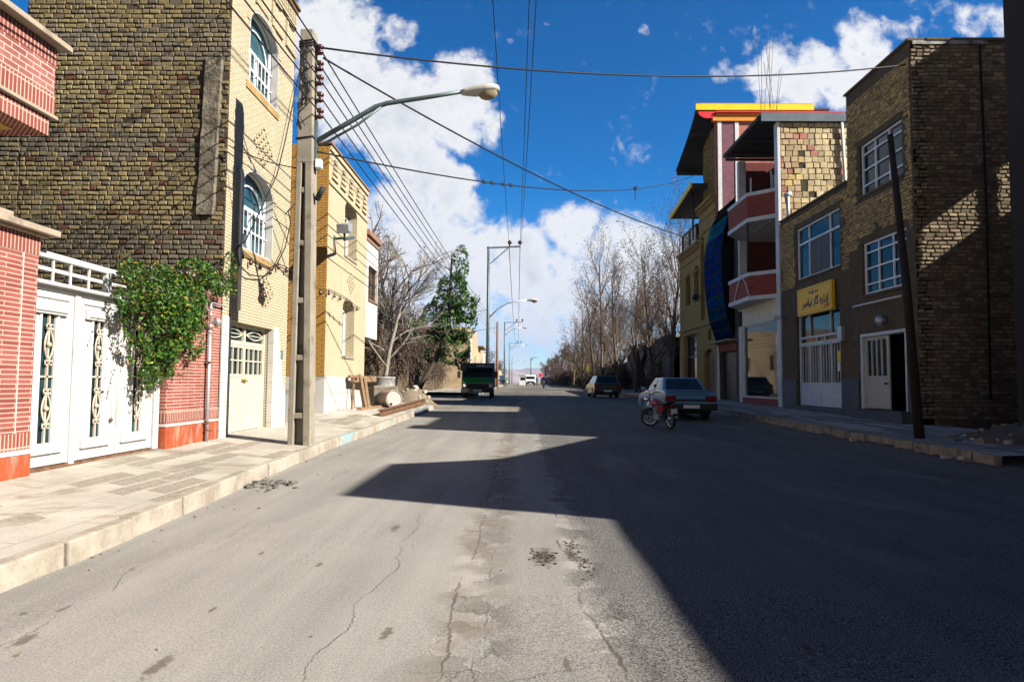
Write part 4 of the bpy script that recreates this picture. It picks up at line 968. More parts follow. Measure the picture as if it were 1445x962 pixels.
x, y, z = gxy(524, 574); x = -4.95; y += .4
tk = thing('zinc_tank', (x, y + .6, z), 'round zinc water tank standing behind the concrete block', 'water tank')
r = .46
MB().lathe((x - .2, y + 1., z), (0, 0, 1), [(r, 0), (r, .05), (r + .015, .07), (r, .1), (r, .55), (r + .015, .57), (r, .6), (r, 1.02), (r + .02, 1.04), (r + .02, 1.08), (r - .03, 1.08), (r - .04, .9)], 28).build('body', m_tank, tk)
cb = MB(); cb.obox((x + .1, y + .1, z + .37), .85, .22, .74, Matrix.Rotation(.15, 3, 'Z') @ Matrix.Rotation(.12, 3, 'X'))
tag(cb.build('concrete_block', m_conc, None, .02, org=(x + .1, y + .1, z)), 'pale concrete slab leaning against the zinc tank', 'concrete block')
x, y, z = gxy(540, 575); x = -4.35
dm = thing('oil_drum', (x, y, z), 'rusty white oil drum lying on its side by the kerb', 'oil drum')
ax = Vector((.62, -1, 0)).normalized(); o_ = Vector((x, y, z + .3)) - ax * .2
r = .3
MB().lathe(o_ - ax * .75, ax, [(r, 0), (r, .03), (r - .005, .05), (r - .005, .25), (r + .012, .28), (r - .005, .31), (r - .005, .55), (r + .012, .58), (r - .005, .61), (r - .005, .84), (r + .01, .86), (r + .01, .885), (r - .02, .885), (r - .025, .86)], 28).build('barrel', m_drum, dm)
lid = MB().lathe(o_ + ax * .1, ax, [(r - .02, 0), (r - .02, .012), (r - .08, .014), (.01, .014)], 28).build('lid', m_drumface, dm)
s_ = ax.cross(Vector((0, 0, 1)))
MB().lathe(o_ + ax * .11 + s_ * .1 - Vector((0, 0, .17)), ax, [(.045, 0), (.045, .02), (.02, .022)], 12).build('bung_hole', m_plast, lid)
a = gxy(536, 588, .2); b = gxy(599, 571, .2)
bm_ = MB(); A_, B_ = Vector(a), Vector(b); B_.z += .05; dv = (B_ - A_).normalized(); sv = dv.cross(Vector((0, 0, 1))).normalized()
for oz, w_, h_ in ((.012, .16, .022), (.188, .16, .022), (.1, .03, .17)): bm_.beam(A_ + Vector((0, 0, oz)), B_ + Vector((0, 0, oz)), w_, h_)
tag(bm_.build('steel_beam', m_rust, org=a), 'rusty steel beam lying along the edge of the left pavement', 'steel beam')
mb = MB(); rg = random.Random(4)
for i in range(40):
    s_ = rg.uniform(.05, .2); X = rg.uniform(-6.0, -3.9); Y = rg.uniform(28.6, 31); mb.obox((X, Y, heap(X, Y) + s_ * .2), s_ * 1.3, s_, s_ * .7, Matrix.Rotation(rg.uniform(0, 3), 3, 'Z') @ Matrix.Rotation(rg.uniform(-.5, .5), 3, 'X'))
o = mb.build('rubble', M('pale rubble', (.3, .27, .23), .9, var=.3, vs=12), bevel=.01); setting(o, 'stuff'); tag(o, 'pale broken rubble around the soil heap by the alley', 'rubble')

# ================================================================== PLANTS
def leafblob(mb, ells, n, size, cols, rg, front=None, gaps=.0, gs=2.2):
    tot = sum(e[3] * e[4] * e[5] for e in ells)
    for c0, c1, c2, r0, r1, r2 in ells:
        k_ = int(n * r0 * r1 * r2 / tot)
        for _ in range(k_):
            while 1:
                p = Vector((rg.uniform(-1, 1), rg.uniform(-1, 1), rg.uniform(-1, 1)))
                if p.length < 1: break
            p = p.normalized() * p.length ** .45
            q = Vector((c0 + p.x * r0, c1 + p.y * r1, c2 + p.z * r2))
            if noise.noise(q * gs) < gaps: continue
            leaf(mb, q, size * rg.uniform(.45, 1.5), cols[min(len(cols) - 1, int(rg.random() ** 1.4 * len(cols)))], rg)
    mb.col = (1, 1, 1)
def leaf(mb, q, s, col, rg):
    a = Vector((rg.gauss(0, 1), rg.gauss(0, 1), rg.gauss(0, .7) - .3)).normalized(); b = a.orthogonal().normalized()
    b = Matrix.Rotation(rg.uniform(0, 6.28), 3, a) @ b; c = a.cross(b)
    mb.col = mulc(col, rg.uniform(.75, 1.25))
    mb.add([q - a * s * .5, q + b * s * .27 + c * s * .07, q + a * s * .55, q - b * s * .27 + c * s * .07], [(0, 1, 2), (0, 2, 3)])
rg = random.Random(11)
vn = thing('climbing_plant', (XL + .1, 10.2, .3), 'leafy green creeper spilling over the white gate and the red garden wall', 'climbing plant')
ells = []
for px, py, rx, ry, d in ((205, 405, 52, 40, .26), (232, 440, 52, 58, .28), (218, 492, 34, 42, .2), (208, 528, 18, 30, .13), (255, 425, 38, 40, .22), (268, 470, 18, 40, .16), (188, 450, 28, 40, .2), (300, 398, 36, 20, .16), (270, 385, 42, 20, .22), (322, 372, 12, 18, .1), (328, 400, 5, 22, .07), (180, 385, 28, 20, .2), (205, 550, 9, 14, .07), (232, 500, 22, 34, .15), (175, 420, 22, 24, .16)):
    y_, z_ = onX(px, py, XL + .12); k_ = y_ / F; ells.append((XL + .1 + d * .55, y_, z_, d, rx * k_ * y_ / 5.6 * .62, ry * k_))
mb = MB(); leafblob(mb, ells, 21000, .056, [(.016, .05, .006), (.025, .08, .008), (.04, .12, .012), (.055, .16, .015), (.08, .2, .025), (.2, .17, .02)], rg, gaps=-.16, gs=3.2)
for i in range(22):
    y_, z_ = onX(rg.uniform(165, 285), rg.uniform(380, 530), XL + .42); leaf(mb, Vector((XL + .36, y_, z_)), .05, (.45, .3, .02), rg)
for i in range(46):
    y_, z_ = onX(rg.uniform(165, 300), rg.uniform(400, 500), XL + .3); q = Vector((XL + rg.uniform(.1, .42), y_, z_)); d_ = Vector((rg.uniform(0, .3), rg.gauss(0, .3), -1))
    for k_ in range(rg.randint(5, 13)): q = q + d_.normalized() * .055 + Vector((0, rg.gauss(0, .012), 0)); leaf(mb, q, rg.uniform(.03, .07), rg.choice([(.05, .14, .015), (.09, .2, .03), (.03, .09, .01), (.16, .11, .04)]), rg)
for i in range(420):
    e = rg.choice(ells); q = Vector((e[0] + rg.uniform(.3, 1) * e[3], e[1] + rg.uniform(-.9, .9) * e[4], e[2] + rg.uniform(-.9, .9) * e[5])); leaf(mb, q, rg.uniform(.03, .06), (.14, .085, .035), rg)
mb.build('foliage', m_leaf, vn, recalc=False)
mb = MB()
for i in range(34):
    y0_, z0_ = onX(rg.uniform(185, 300), rg.uniform(380, 400), XL + .1); x0_ = XL + rg.uniform(.0, .2); pts = []
    for k_ in range(8): pts.append((x0_ + .12 * math.sin(k_ * .6), y0_ + rg.gauss(0, .05), z0_ + .1 - k_ * rg.uniform(.08, .2))); y0_ += rg.gauss(0, .05)
    mb.tube(pts, .009, 4)
mb.tube([(XL - .5, 11.2, .4), (XL - .4, 11.0, 1.6), (XL - .2, 10.9, 2.6), (XL, 10.6, 2.9), (XL + .1, 9.9, 2.9)], .03, 6)
mb.build('stems', m_bark, vn)

def grow(mb, tips, p, d, L, r, lvl, rg, Pm):
    n = 5 if lvl < 2 else 3; pts = [p.copy()]; rs = [r]; q = p.copy(); dd = d.copy(); end = r * Pm.get('taper', .5)
    for i in range(n):
        dd = (dd + Vector((rg.gauss(0, 1), rg.gauss(0, 1), rg.gauss(0, 1))) * Pm.get('wob', .12) * (1 if lvl else .5) + Vector((0, 0, Pm.get('up', .08)))).normalized()
        q = q + dd * L / n; pts.append(q.copy()); rs.append(r + (end - r) * (i + 1) / n)
    mb.tube(pts, rs, (8, 6, 5, 3, 3)[min(lvl, 4)], caps=lvl < 2)
    if lvl >= Pm['lv']:
        tips += pts[1:]; return
    k_ = Pm['n'][lvl]
    for i in range(k_):
        f_ = Pm['start'][lvl] + (1 - Pm['start'][lvl]) * (i + rg.random()) / k_; j = min(n - 1, int(f_ * n)); t_ = f_ * n - j
        s_ = pts[j].lerp(pts[j + 1], t_); ax = (pts[j + 1] - pts[j]).normalized()
        an = R(rg.uniform(*Pm['ang'][lvl])); o_ = Matrix.Rotation(rg.uniform(0, 6.28), 3, ax) @ ax.orthogonal().normalized()
        nd = (ax * math.cos(an) + o_ * math.sin(an)).normalized()
        grow(mb, tips, s_, nd, L * Pm['len'][lvl] * rg.uniform(.7, 1.15) * (1.1 - .45 * f_), (rs[j] + (rs[j + 1] - rs[j]) * t_) * Pm.get('rr', .5), lvl + 1, rg, Pm)
def tree(name, X, Y, label, Ht, r, seed, Pm, bark, leaves=None, lean=(0, 0), cat='tree', group=None, wash=0, z0=None):
    rg = random.Random(seed); z = (hz(Y) - .05) if z0 is None else z0
    o = thing(name, (X, Y, z), label, cat, group); mb = MB(); tips = []
    grow(mb, tips, Vector((X, Y, z - .1)), Vector((lean[0], lean[1], 1)).normalized(), Ht, r, 0, rg, Pm)
    mb.build('trunk', bark, o)
    if wash:
        MB().tube([(X, Y, z - .05), (X + lean[0] * wash * .5, Y, z + wash * .5), (X + lean[0] * wash, Y, z + wash)], [r * 1.1, r * 1.05, r], 8).build('whitewash', m_wash, o)
    if leaves:
        n, size, cols, spread = leaves; mb = MB()
        for _ in range(n):
            q = rg.choice(tips) + Vector((rg.gauss(0, spread), rg.gauss(0, spread), rg.gauss(0, spread))); leaf(mb, q, size * rg.uniform(.6, 1.4), rg.choice(cols), rg)
        mb.build('crown', m_dry if leaves[2] is DRY else m_leaf, o, recalc=False)
    return o
DRY = [(.12, .07, .035), (.085, .058, .035), (.16, .10, .05), (.065, .046, .03)]
BARE = dict(lv=3, n=(13, 9, 10), start=(.25, .2, .1), ang=((25, 55), (25, 60), (25, 65)), len=(.55, .5, .45), up=.07, wob=.13, rr=.55)
POP = dict(lv=3, n=(24, 10, 9), start=(.12, .15, .1), ang=((18, 38), (20, 50), (25, 60)), len=(.42, .45, .45), up=.11, wob=.10, rr=.5, taper=.22)
tree('bare_tree', -6.3, 31.5, 'pale barked bare tree by the soil heap in the alley', 6.6, .12, 3, BARE, m_wash, (300, .10, DRY, .1), (.05, 0))
tree('bare_tree', -8.6, 33, 'tall grey bare tree spreading above the white house', 7.4, .17, 8, BARE, m_bark, (200, .1, DRY, .1), (.03, 0))
bt0 = tree('bare_tree', -7.6, 39, 'dense twiggy bare tree behind the alley, left of the evergreen', 7.6, .16, 15, BARE, m_barkd, (200, .1, DRY, .1), (.0, 0))
tree('bare_tree', -11.2, 38, 'bare tree farthest left behind the white house', 7.8, .16, 19, BARE, m_bark, None, (.06, 0))
ev = thing('evergreen_tree', (-5.4, 35.2, .3), 'bright green evergreen with a dark slanting trunk by the alley', 'tree')
mb = MB(); tips = []; rg = random.Random(21)
mb.tube([(-5.5, 35.2, .2), (-5.1, 35.3, 1.2), (-4.3, 35.6, 2.7), (-3.75, 35.8, 4.2), (-3.7, 36, 6.5), (-3.65, 36, 8.2)], [.16, .14, .12, .1, .07, .03], 8)
for i in range(46):
    f_ = rg.uniform(2.3, 7.9); c_ = Vector((-4.2 + min(.5, (f_ - 2.4) * .3), 35.8, f_)); e = c_ + Vector((rg.gauss(0, .8), rg.gauss(0, .8), rg.uniform(.2, .9))); mb.tube([c_, c_.lerp(e, .5) + Vector((0, 0, .1)), e], [.03, .02, .01], 4)
mb.build('trunk', m_barkd, ev)
ells = []
for px, py, rx, ry in ((650, 372, 12, 30), (640, 410, 24, 26), (655, 430, 18, 32), (632, 455, 26, 30), (662, 452, 12, 26), (612, 450, 18, 26), (640, 490, 24, 26), (610, 490, 13, 24), (590, 462, 15, 16), (652, 500, 12, 24), (625, 425, 16, 22), (672, 420, 6, 14)):
    q = onY(px, py, 36); k_ = 36 / F; ells.append((q[0], 36 + rg.uniform(-.4, .4), q[1], rx * k_, rx * k_ * 1.05, ry * k_))
mb = MB(); leafblob(mb, ells, 17000, .14, [(.02, .06, .012), (.03, .09, .015), (.05, .13, .02), (.08, .18, .03), (.12, .22, .05)], rg, gaps=-.10, gs=1.7); mb.build('crown', m_leaf, ev, recalc=False)
for i, (X, Y, s_) in enumerate(((-9.5, 44, .85), (-10.5, 36, .95), (-9, 50, .9), (-8.8, 57, .8))):
    o_ = copy_tree(bt0, (X, Y, hz(Y)), 1.1 + i * 1.7, s_, 'bare tree standing in the row behind the mud brick wall'); o_['group'] = 'bare trees behind the mud brick wall'
# mud brick garden wall with dead creeper, alley side
aw = thing('mud_brick_wall', (-6.6, 47, .3), 'old mud brick garden wall matted with dead creeper beyond the alley', 'wall')
mb = MB(); mb.prism([(33.5, 0), (62, 0), (62, 4.0), (52, 4.3), (45, 3.9), (40, 4.4), (36, 4.0), (33.5, 4.2)], FX(-6.9), -.5, 0); mb.prism([(-18, 0), (-7.4, 0), (-7.4, 4.2), (-12, 3.8), (-18, 4.3)], FY(33.5), -.5, 0)
mb.build('wall', m_adobe, aw)
dc = thing('dead_creeper', (-6.8, 40, .3), 'tangled brown dead creeper hanging over the mud brick wall', 'dead creeper'); rg = random.Random(31); mb = MB()
for i in range(1500):
    if i % 3: p = Vector((-6.8 + rg.uniform(-.3, .4), rg.uniform(33.5, 60), rg.uniform(1.8, 5.2) ))
    else: p = Vector((rg.uniform(-13, -6.6), 33.3, rg.uniform(.8, 4.9)))
    d_ = Vector((rg.uniform(-.2, .5), rg.gauss(0, .6), rg.uniform(-1, .5))).normalized(); pts = [p]
    for k_ in range(4): d_ = (d_ + Vector((rg.gauss(0, .3), rg.gauss(0, .3), -.15))).normalized(); pts.append(pts[-1] + d_ * .28)
    mb.tube(pts, [.022, .02, .016, .012, .008], 3, caps=False)
mb.build('stems', m_barkd, dc); mb = MB()
leafblob(mb, [(-6.6, 36 + 3 * i, 4.0 + .4 * (i % 2), .8, 1.8, 1.1) for i in range(8)] + [(-8.5 - i * 1.6, 33.3, 3.6, 1.2, .6, 1.2) for i in range(4)] + [(-6.75, 34.5 + 2.4 * i, 2.0 + .5 * (i % 3), .35, 1.4, 1.3) for i in range(11)], 17000, .12, DRY, rg, gaps=-.05); mb.build('foliage', m_dry, dc, recalc=False)
# ruined sandy house and further walls on the left
rh = thing('ruined_house', (-6, 82, .6), 'crumbling sandy plastered house behind the green truck and steel pole', 'ruined house')
MB().prism([(66, 0), (100, 0), (100, 5.6), (95, 5.4), (93, 6.0), (90, 5.1), (86, 5.4), (84, 4.6), (80, 6.2), (79, 7.2), (73, 7.0), (72, 6.3), (66, 6.7)], FX(-5.0), -5, 0).build('wall', m_beige, rh)
for y_ in (69, 76, 88, 94): MB().fbox(FX(-5.0), y_, y_ + 1.1, 2.8, 4.3, -.3, .01).build('window', m_dark, rh)
mb = MB(); mb.fbox(FX(-5.0), 82, 90, 5.6, 5.75, -3, .6); mb.build('roof_slab', m_rust, rh)
mb = MB(); mb.tube([(-4.9, 67.6, .6), (-4.9, 67.6, 6.3)], .12, 8); mb.tube([(-4.85, 91, .6), (-4.85, 91, 5.2)], .12, 8); mb.build('downpipe', m_frame, rh)
fw_ = thing('roadside_wall', (-5.4, 150, .8), 'low sandy wall running far down the left side of the street', 'wall'); MB().prism([(104, 0), (255, 0), (255, 3.4), (200, 3.6), (199, 4.6), (180, 4.6), (179, 3.6), (140, 3.3), (139, 4.4), (120, 4.2), (119, 3.4), (104, 3.5)], FX(-5.2), -1, 0).build('wall', m_beige, fw_)
for i, (X, Y, s_) in enumerate(((-7.5, 108, 1.0), (-7, 140, .9), (-8, 175, 1.1), (-7, 215, 1.), (-6.5, 250, .9))):
    tree('bare_tree', X, Y, ['bare tree rising behind the ruined house', 'bare tree over the low sandy wall', 'hazy bare tree far along the left wall', 'farther thin bare tree on the left', 'last bare tree on the left before the mountains'][i], 6.2 * s_, .15, 40 + i, dict(BARE, n=(8, 6, 4)), m_bark, (500, .3, DRY, .3) if i % 2 else (700, .3, [(.04, .09, .02), (.06, .11, .03)], .35))
# ================================================================== RIGHT SIDE
def RX(px, py, w=0.): return onX(px, py, XR - w)
sh = thing('shaded_house', (11.5, 2, 0), 'house in deep shade whose dark wall edge closes the right border of the view', 'house')
MB().prism([(-14, 0), (14.12, 0), (14.12, 9.9), (13.0, 9.9), (13.0, 6.2), (7.55, 7.8), (6.0, 9.1), (3.0, 9.1), (3.0, 6.85), (-14, 6.85)], FR, -2.2, 0).build('wall', M('shade dark render', (.03, .024, .02), .95, var=.3), sh)  # near-black base colour carries the deep shade on this wall
MB().box(12.4, 17, -14, 6, 0, 6.2).build('rear_wing', m_mudw, sh)
lb_ = thing('backlot_house', (15.6, 14.2, 0), 'tall brown house set back behind the rubble lot beyond the right border', 'house')
MB().panel(FX(14.8, -1), rect(12.4, 17.5, -.1, 13.05), [rect(15.62, 16.26, 7.62, 8.7), rect(16.47, 16.74, 7.45, 8.8)], .08).build('wall', m_mudw, lb_)
# ---- brown brick house with the yellow sign
Y0, Y1, Y2 = 17.55, 21.05, 26.58; ZT, ZL = 10.38, 7.66
bh = thing('brown_brick_house', (12.5, 22, .2), 'brown rough brick house with white framed windows and a yellow office sign', 'house')
WU = (18.02, 20.3, 6.98, 8.52); WL = (17.94, 20.28, 4.01, 5.55); WM = (21.66, 25.05, 5.16, 7.04); DR = (18.08, 20.48, .67, 2.86); OF = (21.78, 25.2, .62, 3.88)
MB().panel(FR, [(Y0, -.1), (Y2, -.1), (Y2, ZL), (Y1, ZL), (Y1, ZT), (Y0, ZT)], [rect(*w_) for w_ in (WU, WL, WM, DR, OF)], .35).build('front_wall', m_mudw, bh)
mb = MB(); mb.box(XR + .02, 17, Y0, Y0 + .3, -.1, ZT); mb.box(12.2, 17, Y0 + .2, Y1, -.1, ZT); mb.box(12.2, 17, Y1, Y2, -.1, ZL); mb.box(XR + .34, 17, Y1 - .2, Y1, ZL - .4, ZT); mb.box(XR + .3, 17, Y0 + .2, Y1, ZT - .3, ZT - .01); mb.box(XR + .3, 17, Y1, Y2, ZL - .3, ZL - .01)
mb.build('core_wall', m_mudl, bh)
Bl, Bd, Bk = (.52, .37, .16), (.36, .25, .11), (.24, .17, .09)
def pal_b(u, v, rg):
    n_ = noise.noise((u * .7, v * .7, 8))
    if n_ > .52: return None
    return mulc(mixc(mixc(Bd, Bl, rg.random()), Bk, max(0, n_ * .8)), rg.uniform(.7, 1.15))
def pal_side(u, v, rg): return mulc(mixc((.13, .10, .065), (.27, .21, .135), rg.random()), rg.uniform(.75, 1.15))
H_ = [(w_[0] - .1, w_[1] + .1, w_[2] - .14, w_[3] + .16) for w_ in (WU, WL, WM)]
mb = MB(); rg = random.Random(12)
bricks(mb, FR, Y0 + .05, Y1, 5.45, ZT - .35, .095, (.12, .26), .022, .035, .010, pal_b, H_, rg=rg)
bricks(mb, FR, Y1, Y2 - .02, 4.95, ZL - .1, .095, (.12, .26), .022, .035, .010, pal_b, H_, rg=rg)
mb.build('rough_brickwork', m_rough, bh, recalc=False)
mb = MB(); bricks(mb, FY(Y0), XR + .0, 16.5, .5, ZT - .12, .104, (.15, .29), .026, .035, .009, pal_side, rg=rg); mb.build('flank_brickwork', m_rough, bh, recalc=False)
mb = MB(); mb.fbox(FR, Y0 - .04, Y1 + .02, ZT, ZT + .07, -.5, .08); mb.box(XR + .4, 17, Y0 - .08, Y0 + .4, ZT, ZT + .07); mb.fbox(FR, Y1 + .02, Y2, ZL, ZL + .07, -.5, .08); mb.build('coping', m_mudl, bh, .01)
MB().fbox(FY(Y0), 10.25, 12.2, ZT - .1, ZT - .005, -.05, .06).build('tar_paper', M('peeling tar sheet', (.3, .29, .28), .7, var=.5, vs=10, bump=.8, dirt=(.03, .03, .03), da=.5, ds=5), bh)
MB().tube([(12.0, Y0 - .06, ZT - .1), (12.02, Y0 - .06, 6), (11.95, Y0 - .06, 1)], .03, 6).build('cable_run', m_wire, bh)
for w_, lb in ((WU, 'upper grid window'), (WL, 'first floor grid window')):
    o = hwindow(bh, FR, *w_, 0, .10, .06, (.335, .665), (w_[2] + .30, w_[3] - .3, (w_[2] + w_[3]) / 2), None, label=lb, mg=m_glassb, sill=m_mudl)
    mb = MB(); MB().panel(FR, rect(w_[0] + .06, w_[1] - .06, w_[3] - .28, w_[3] - .06), [], .004, w=-.124).build('blue_pane', m_glassd, o)
o = hwindow(bh, FR, *WM, 0, .08, .055, (.235, .72), (), None, label='wide window with sliding shutters', mg=m_glassb, sill=m_mudl)
MB().fbox(FR, WM[0] + .05, WM[1] - .05, 6.42, 6.48, -.12, -.05).build('transom', m_frame, o)
a, b = WM[0] + (WM[1] - WM[0]) * .26, WM[0] + (WM[1] - WM[0]) * .70; mb = MB(); mb.fbox(FR, a, b, 5.22, 6.4, -.1, -.075); mb.build('shutter', m_curt, o); MB().fbox(FR, (a + b) / 2 - .02, (a + b) / 2 + .02, 5.22, 6.4, -.08, -.06).build('shutter_rail', m_lampm, o)
# entrance: one white leaf shut, the other side open and dark
MB().fbox(FR, DR[0], DR[1], DR[2], DR[3], -.9, -.85).build('dark_hall', m_dark, bh)
en = MB(); en.fbox(FR, DR[0], DR[1], DR[3] - .09, DR[3], -.3, .02); en.fbox(FR, DR[1] - .1, DR[1], DR[2], DR[3] - .09, -.3, .02); en.fbox(FR, DR[0], DR[0] + .06, DR[2], DR[3] - .09, -.3, .02)
en = en.build('entrance', m_wtrim, bh, .006)
da, db = 19.1, DR[1] - .1
lf = MB().panel(FR, rect(da, db, DR[2] + .02, DR[3] - .09), [rect(da + .12, db - .1, 1.62, DR[3] - .2)], .05, w=-.08).build('door_leaf', m_cream, en, .006)
MB().fbox(FR, da + .1, db - .08, 1.6, DR[3] - .18, -.125, -.115).build('pane', m_glassb, lf)
mb = MB()
for i in range(1, 4): u = da + .12 + (db - da - .22) * i / 4; mb.fbox(FR, u - .03, u + .03, 1.62, DR[3] - .2, -.12, -.075)
mb.build('bars', m_cream, lf); MB().lathe((XR + .07, da + .06, 1.4), (-1, 0, 0), [(.02, 0), (.02, .05), (.035, .06), (.03, .1), (.005, .11)], 10).build('handle', m_plast, lf)
mb = MB(); mb.fbox(FR, 17.9, 20.62, .0, .655, -.5, .28); mb.fbox(FR, 17.9, 20.62, .655, .67, -.5, .31); mb.build('doorstep', m_plinth, bh, .01)
for a, b in ((Y0 + .02, 18.02), (20.62, 21.7), (25.25, Y2 - .02)): MB().fbox(FR, a, b, .0, 1.55, -.02, .03).build('plinth', m_plinth, bh, .006)
MB().fbox(FR, 21.7, 25.25, 0, .6, -.3, .04).build('plinth', m_plinth, bh, .006)
# office front
of = MB(); zA_, zB_, zC_ = 2.82, 3.04, OF[3]
of.panel(FR, rect(OF[0], OF[1], OF[2], zC_), [rect(OF[0] + .06, OF[1] - .06, OF[2] + .03, zA_ - .04), rect(OF[0] + .06, OF[1] - .06, zA_ + .04, zB_ - .05), rect(OF[0] + .06, OF[1] - .06, zB_ + .03, zC_ - .06)], .08, w=-.1)
for f_ in (.27, .74): u = OF[0] + (OF[1] - OF[0]) * f_; of.fbox(FR, u - .03, u + .03, zB_, zC_, -.17, -.11)
for f_ in (.4, .58): u = OF[0] + (OF[1] - OF[0]) * f_; of.fbox(FR, u - .03, u + .03, zA_, zB_, -.17, -.11)
of = of.build('office_front', m_wtrim, bh, .006); of['label'] = 'white barred office gate under the yellow sign'
MB().fbox(FR, OF[0], OF[1], zA_, zC_, -.2, -.17).build('pane', m_glass, of)
t = NT('striped curtain'); o = t.obj(); x, y, z = t.xyz(o); c = t.mix(t.mr(t.math('SINE', t.math('MULTIPLY', y, 31.)), -.4, .4), (.07, .06, .04), (.34, .27, .15)); m_strip = t.done(c, .8)
MB().fbox(FR, OF[0], OF[1], OF[2], zA_, -.34, -.31).build('curtain', m_strip, of)
for i in range(4):
    a = OF[0] + .06 + (OF[1] - OF[0] - .12) * i / 4; b = a + (OF[1] - OF[0] - .12) / 4; mb = MB()
    mb.fbox(FR, a + .008, b - .008, OF[2] + .03, 1.4, -.15, -.11); mb.fbox(FR, a + .008, a + .05, 1.4, zA_ - .05, -.15, -.1); mb.fbox(FR, b - .05, b - .008, 1.4, zA_ - .05, -.15, -.1); mb.fbox(FR, a + .05, b - .05, zA_ - .1, zA_ - .05, -.15, -.1); mb.fbox(FR, a + .008, b - .008, 1.36, 1.43, -.15, -.095)
    for k_ in range(1, 4): u = a + (b - a) * k_ / 4; mb.fbox(FR, u - .013, u + .013, 1.4, zA_ - .1, -.135, -.11)
    mb.build('gate_leaf', m_wtrim, of, .004)
MB().fbox(FR, 21.95, 22.2, 2.12, 2.45, -.1, -.085).build('yellow_notice', m_yfas, of); MB().fbox(FR, 22.02, 22.2, 1.8, 2.1, -.1, -.086).build('white_notice', m_plate, of)
# sign
SX = XR - .16; FS = FX(SX, -1)
sa, sb = onX(1173, 396, SX)[0], onX(1124.5, 410, SX)[0]; z1_, z0_ = onX(1124.5, 410, SX)[1], onX(1127, 447, SX)[1]
sg = MB().fbox(FS, sa, sb, z0_, z1_, -.12, 0).build('office_sign', M('yellow sign face', (.80, .46, .008), .5, var=.05, bump=.02, dirt=(.55, .3, .02), da=.7), None, .012, org=(SX, (sa + sb) / 2, z0_))
tag(sg, 'yellow office sign with dark blue Persian lettering on the brown brick house', 'sign')
m_ink = M('dark blue lettering', (.008, .012, .09), .6, var=.05, bump=0); m_inkr = M('red lettering', (.42, .03, .01), .6, var=.05, bump=0)
mb = MB(); e = .07
for a, b, c, d in ((sa + e, sb - e, z1_ - e - .012, z1_ - e), (sa + e, sb - e, z0_ + e, z0_ + e + .012), (sa + e, sa + e + .012, z0_ + e, z1_ - e), (sb - e - .012, sb - e, z0_ + e, z1_ - e)): mb.fbox(FS, a, b, c, d, -.005, .004)
mb.build('border_line', m_inkr, sg)
def shape(s):                                     # joined letter forms, laid right to left
    return ''.join(reversed(s))
def text(body, u_right, v, hgt, mt, par, name='lettering', bold=.02):
    c = bpy.data.curves.new(name, 'FONT'); c.body = body; c.size = 1; c.extrude = .004; c.offset = bold; c.align_x = 'LEFT'
    o = bpy.data.objects.new(name, c); COL.objects.link(o)
    dg = bpy.context.evaluated_depsgraph_get(); me = bpy.data.meshes.new_from_object(o.evaluated_get(dg)); bpy.data.objects.remove(o)
    xs = [v_.co.x for v_ in me.vertices]; ys = [v_.co.y for v_ in me.vertices]; k = hgt
    o0 = world(par)
    w0_, w1_ = min(xs), max(xs); tw = (w1_ - w0_) * k
    for v_ in me.vertices:                        # text runs towards smaller Y when read from the street
        v_.co = Vector((SX - .004 - v_.co.z * .5, u_right + (w1_ - v_.co.x) * k, v + v_.co.y * k)) - o0
    me.materials.clear(); me.materials.append(mt); o = bpy.data.objects.new(name, me); COL.objects.link(o); o.parent = par
    return o, tw
W_ = sb - sa
def word(body, ur, wd, v, mt, bold):
    o, tw = text(body, 0, 0, 1, mt, sg); bpy.data.objects.remove(o); k = wd / tw
    return text(body, ur, v, k, mt, sg, bold=bold)
full = shape('\ufe8d\ufea9\ufe8d\ufead\ufee9 \ufb94\ufe8e\ufeaf \ufee7\ufbff\ufe8e\ufeb3\ufeae')
word(full, sa + W_ * .09, W_ * .74, z0_ + .30, m_ink, .025)
word(shape('\ufeb7\ufeae\ufb90\ufe96 \ufee3\ufee0\ufef0 \ufb94\ufe8e\ufeaf'), sa + W_ * .36, W_ * .28, z0_ + .715, m_ink, .02)
word(shape('\ufedb\ufe8e\ufeb7\ufe8e\ufee5'), sa + W_ * .06, W_ * .15, z0_ + .14, m_inkr, .03)
mb = MB(); uc, vc = sa + W_ * .52, z1_ - .19
mb.prism([(uc - .06, vc - .1), (uc + .06, vc - .1), (uc + .045, vc - .07), (uc - .045, vc - .07)], FS, -.004, .004); mb.prism([(uc - .05, vc - .06), (uc + .05, vc - .06), (uc + .02, vc - .0), (uc + .012, vc + .09), (uc - .012, vc + .09), (uc - .02, vc)], FS, -.004, .004); mb.build('emblem', m_ink, sg)
wl = thing('wall_lamp', (XR - .05, 19.4, 3.3), 'round bulkhead lamp on the brown wall above the half open door', 'wall lamp'); q = onX(1243, 452, XR - .1)
MB().lathe((XR, q[0], q[1]), (-1, 0, 0), [(.09, 0), (.09, .04), (.04, .05), (.04, .09), (.15, .1), (.16, .14), (.1, .22), (.02, .25)], 14).build('lamp_shade', m_galv, wl)
a = RX(1206, 432)[0]; b = RX(1274, 418)[0]; zc = RX(1240, 425)[1]
tag(MB().tube([(XR - .04, a, zc), (XR - .04, b, zc)], .03, 8).build('conduit', m_wtrim, None, org=(XR - .04, a, zc)), 'white horizontal conduit under the first floor grid window', 'conduit')
q = RX(1190, 470); tag(MB().fbox(FR, q[0] - .14, q[0] + .14, q[1] - .25, q[1] + .22, .0, .14).build('meter_box', m_galv, None, .015, org=(XR, q[0], q[1])), 'grey meter box between the office gate and the half open door', 'meter box')
q = RX(1108, 450); cm = thing('security_light', (XR, q[0], q[1]), 'small white security light at the far corner of the brown house', 'security light')
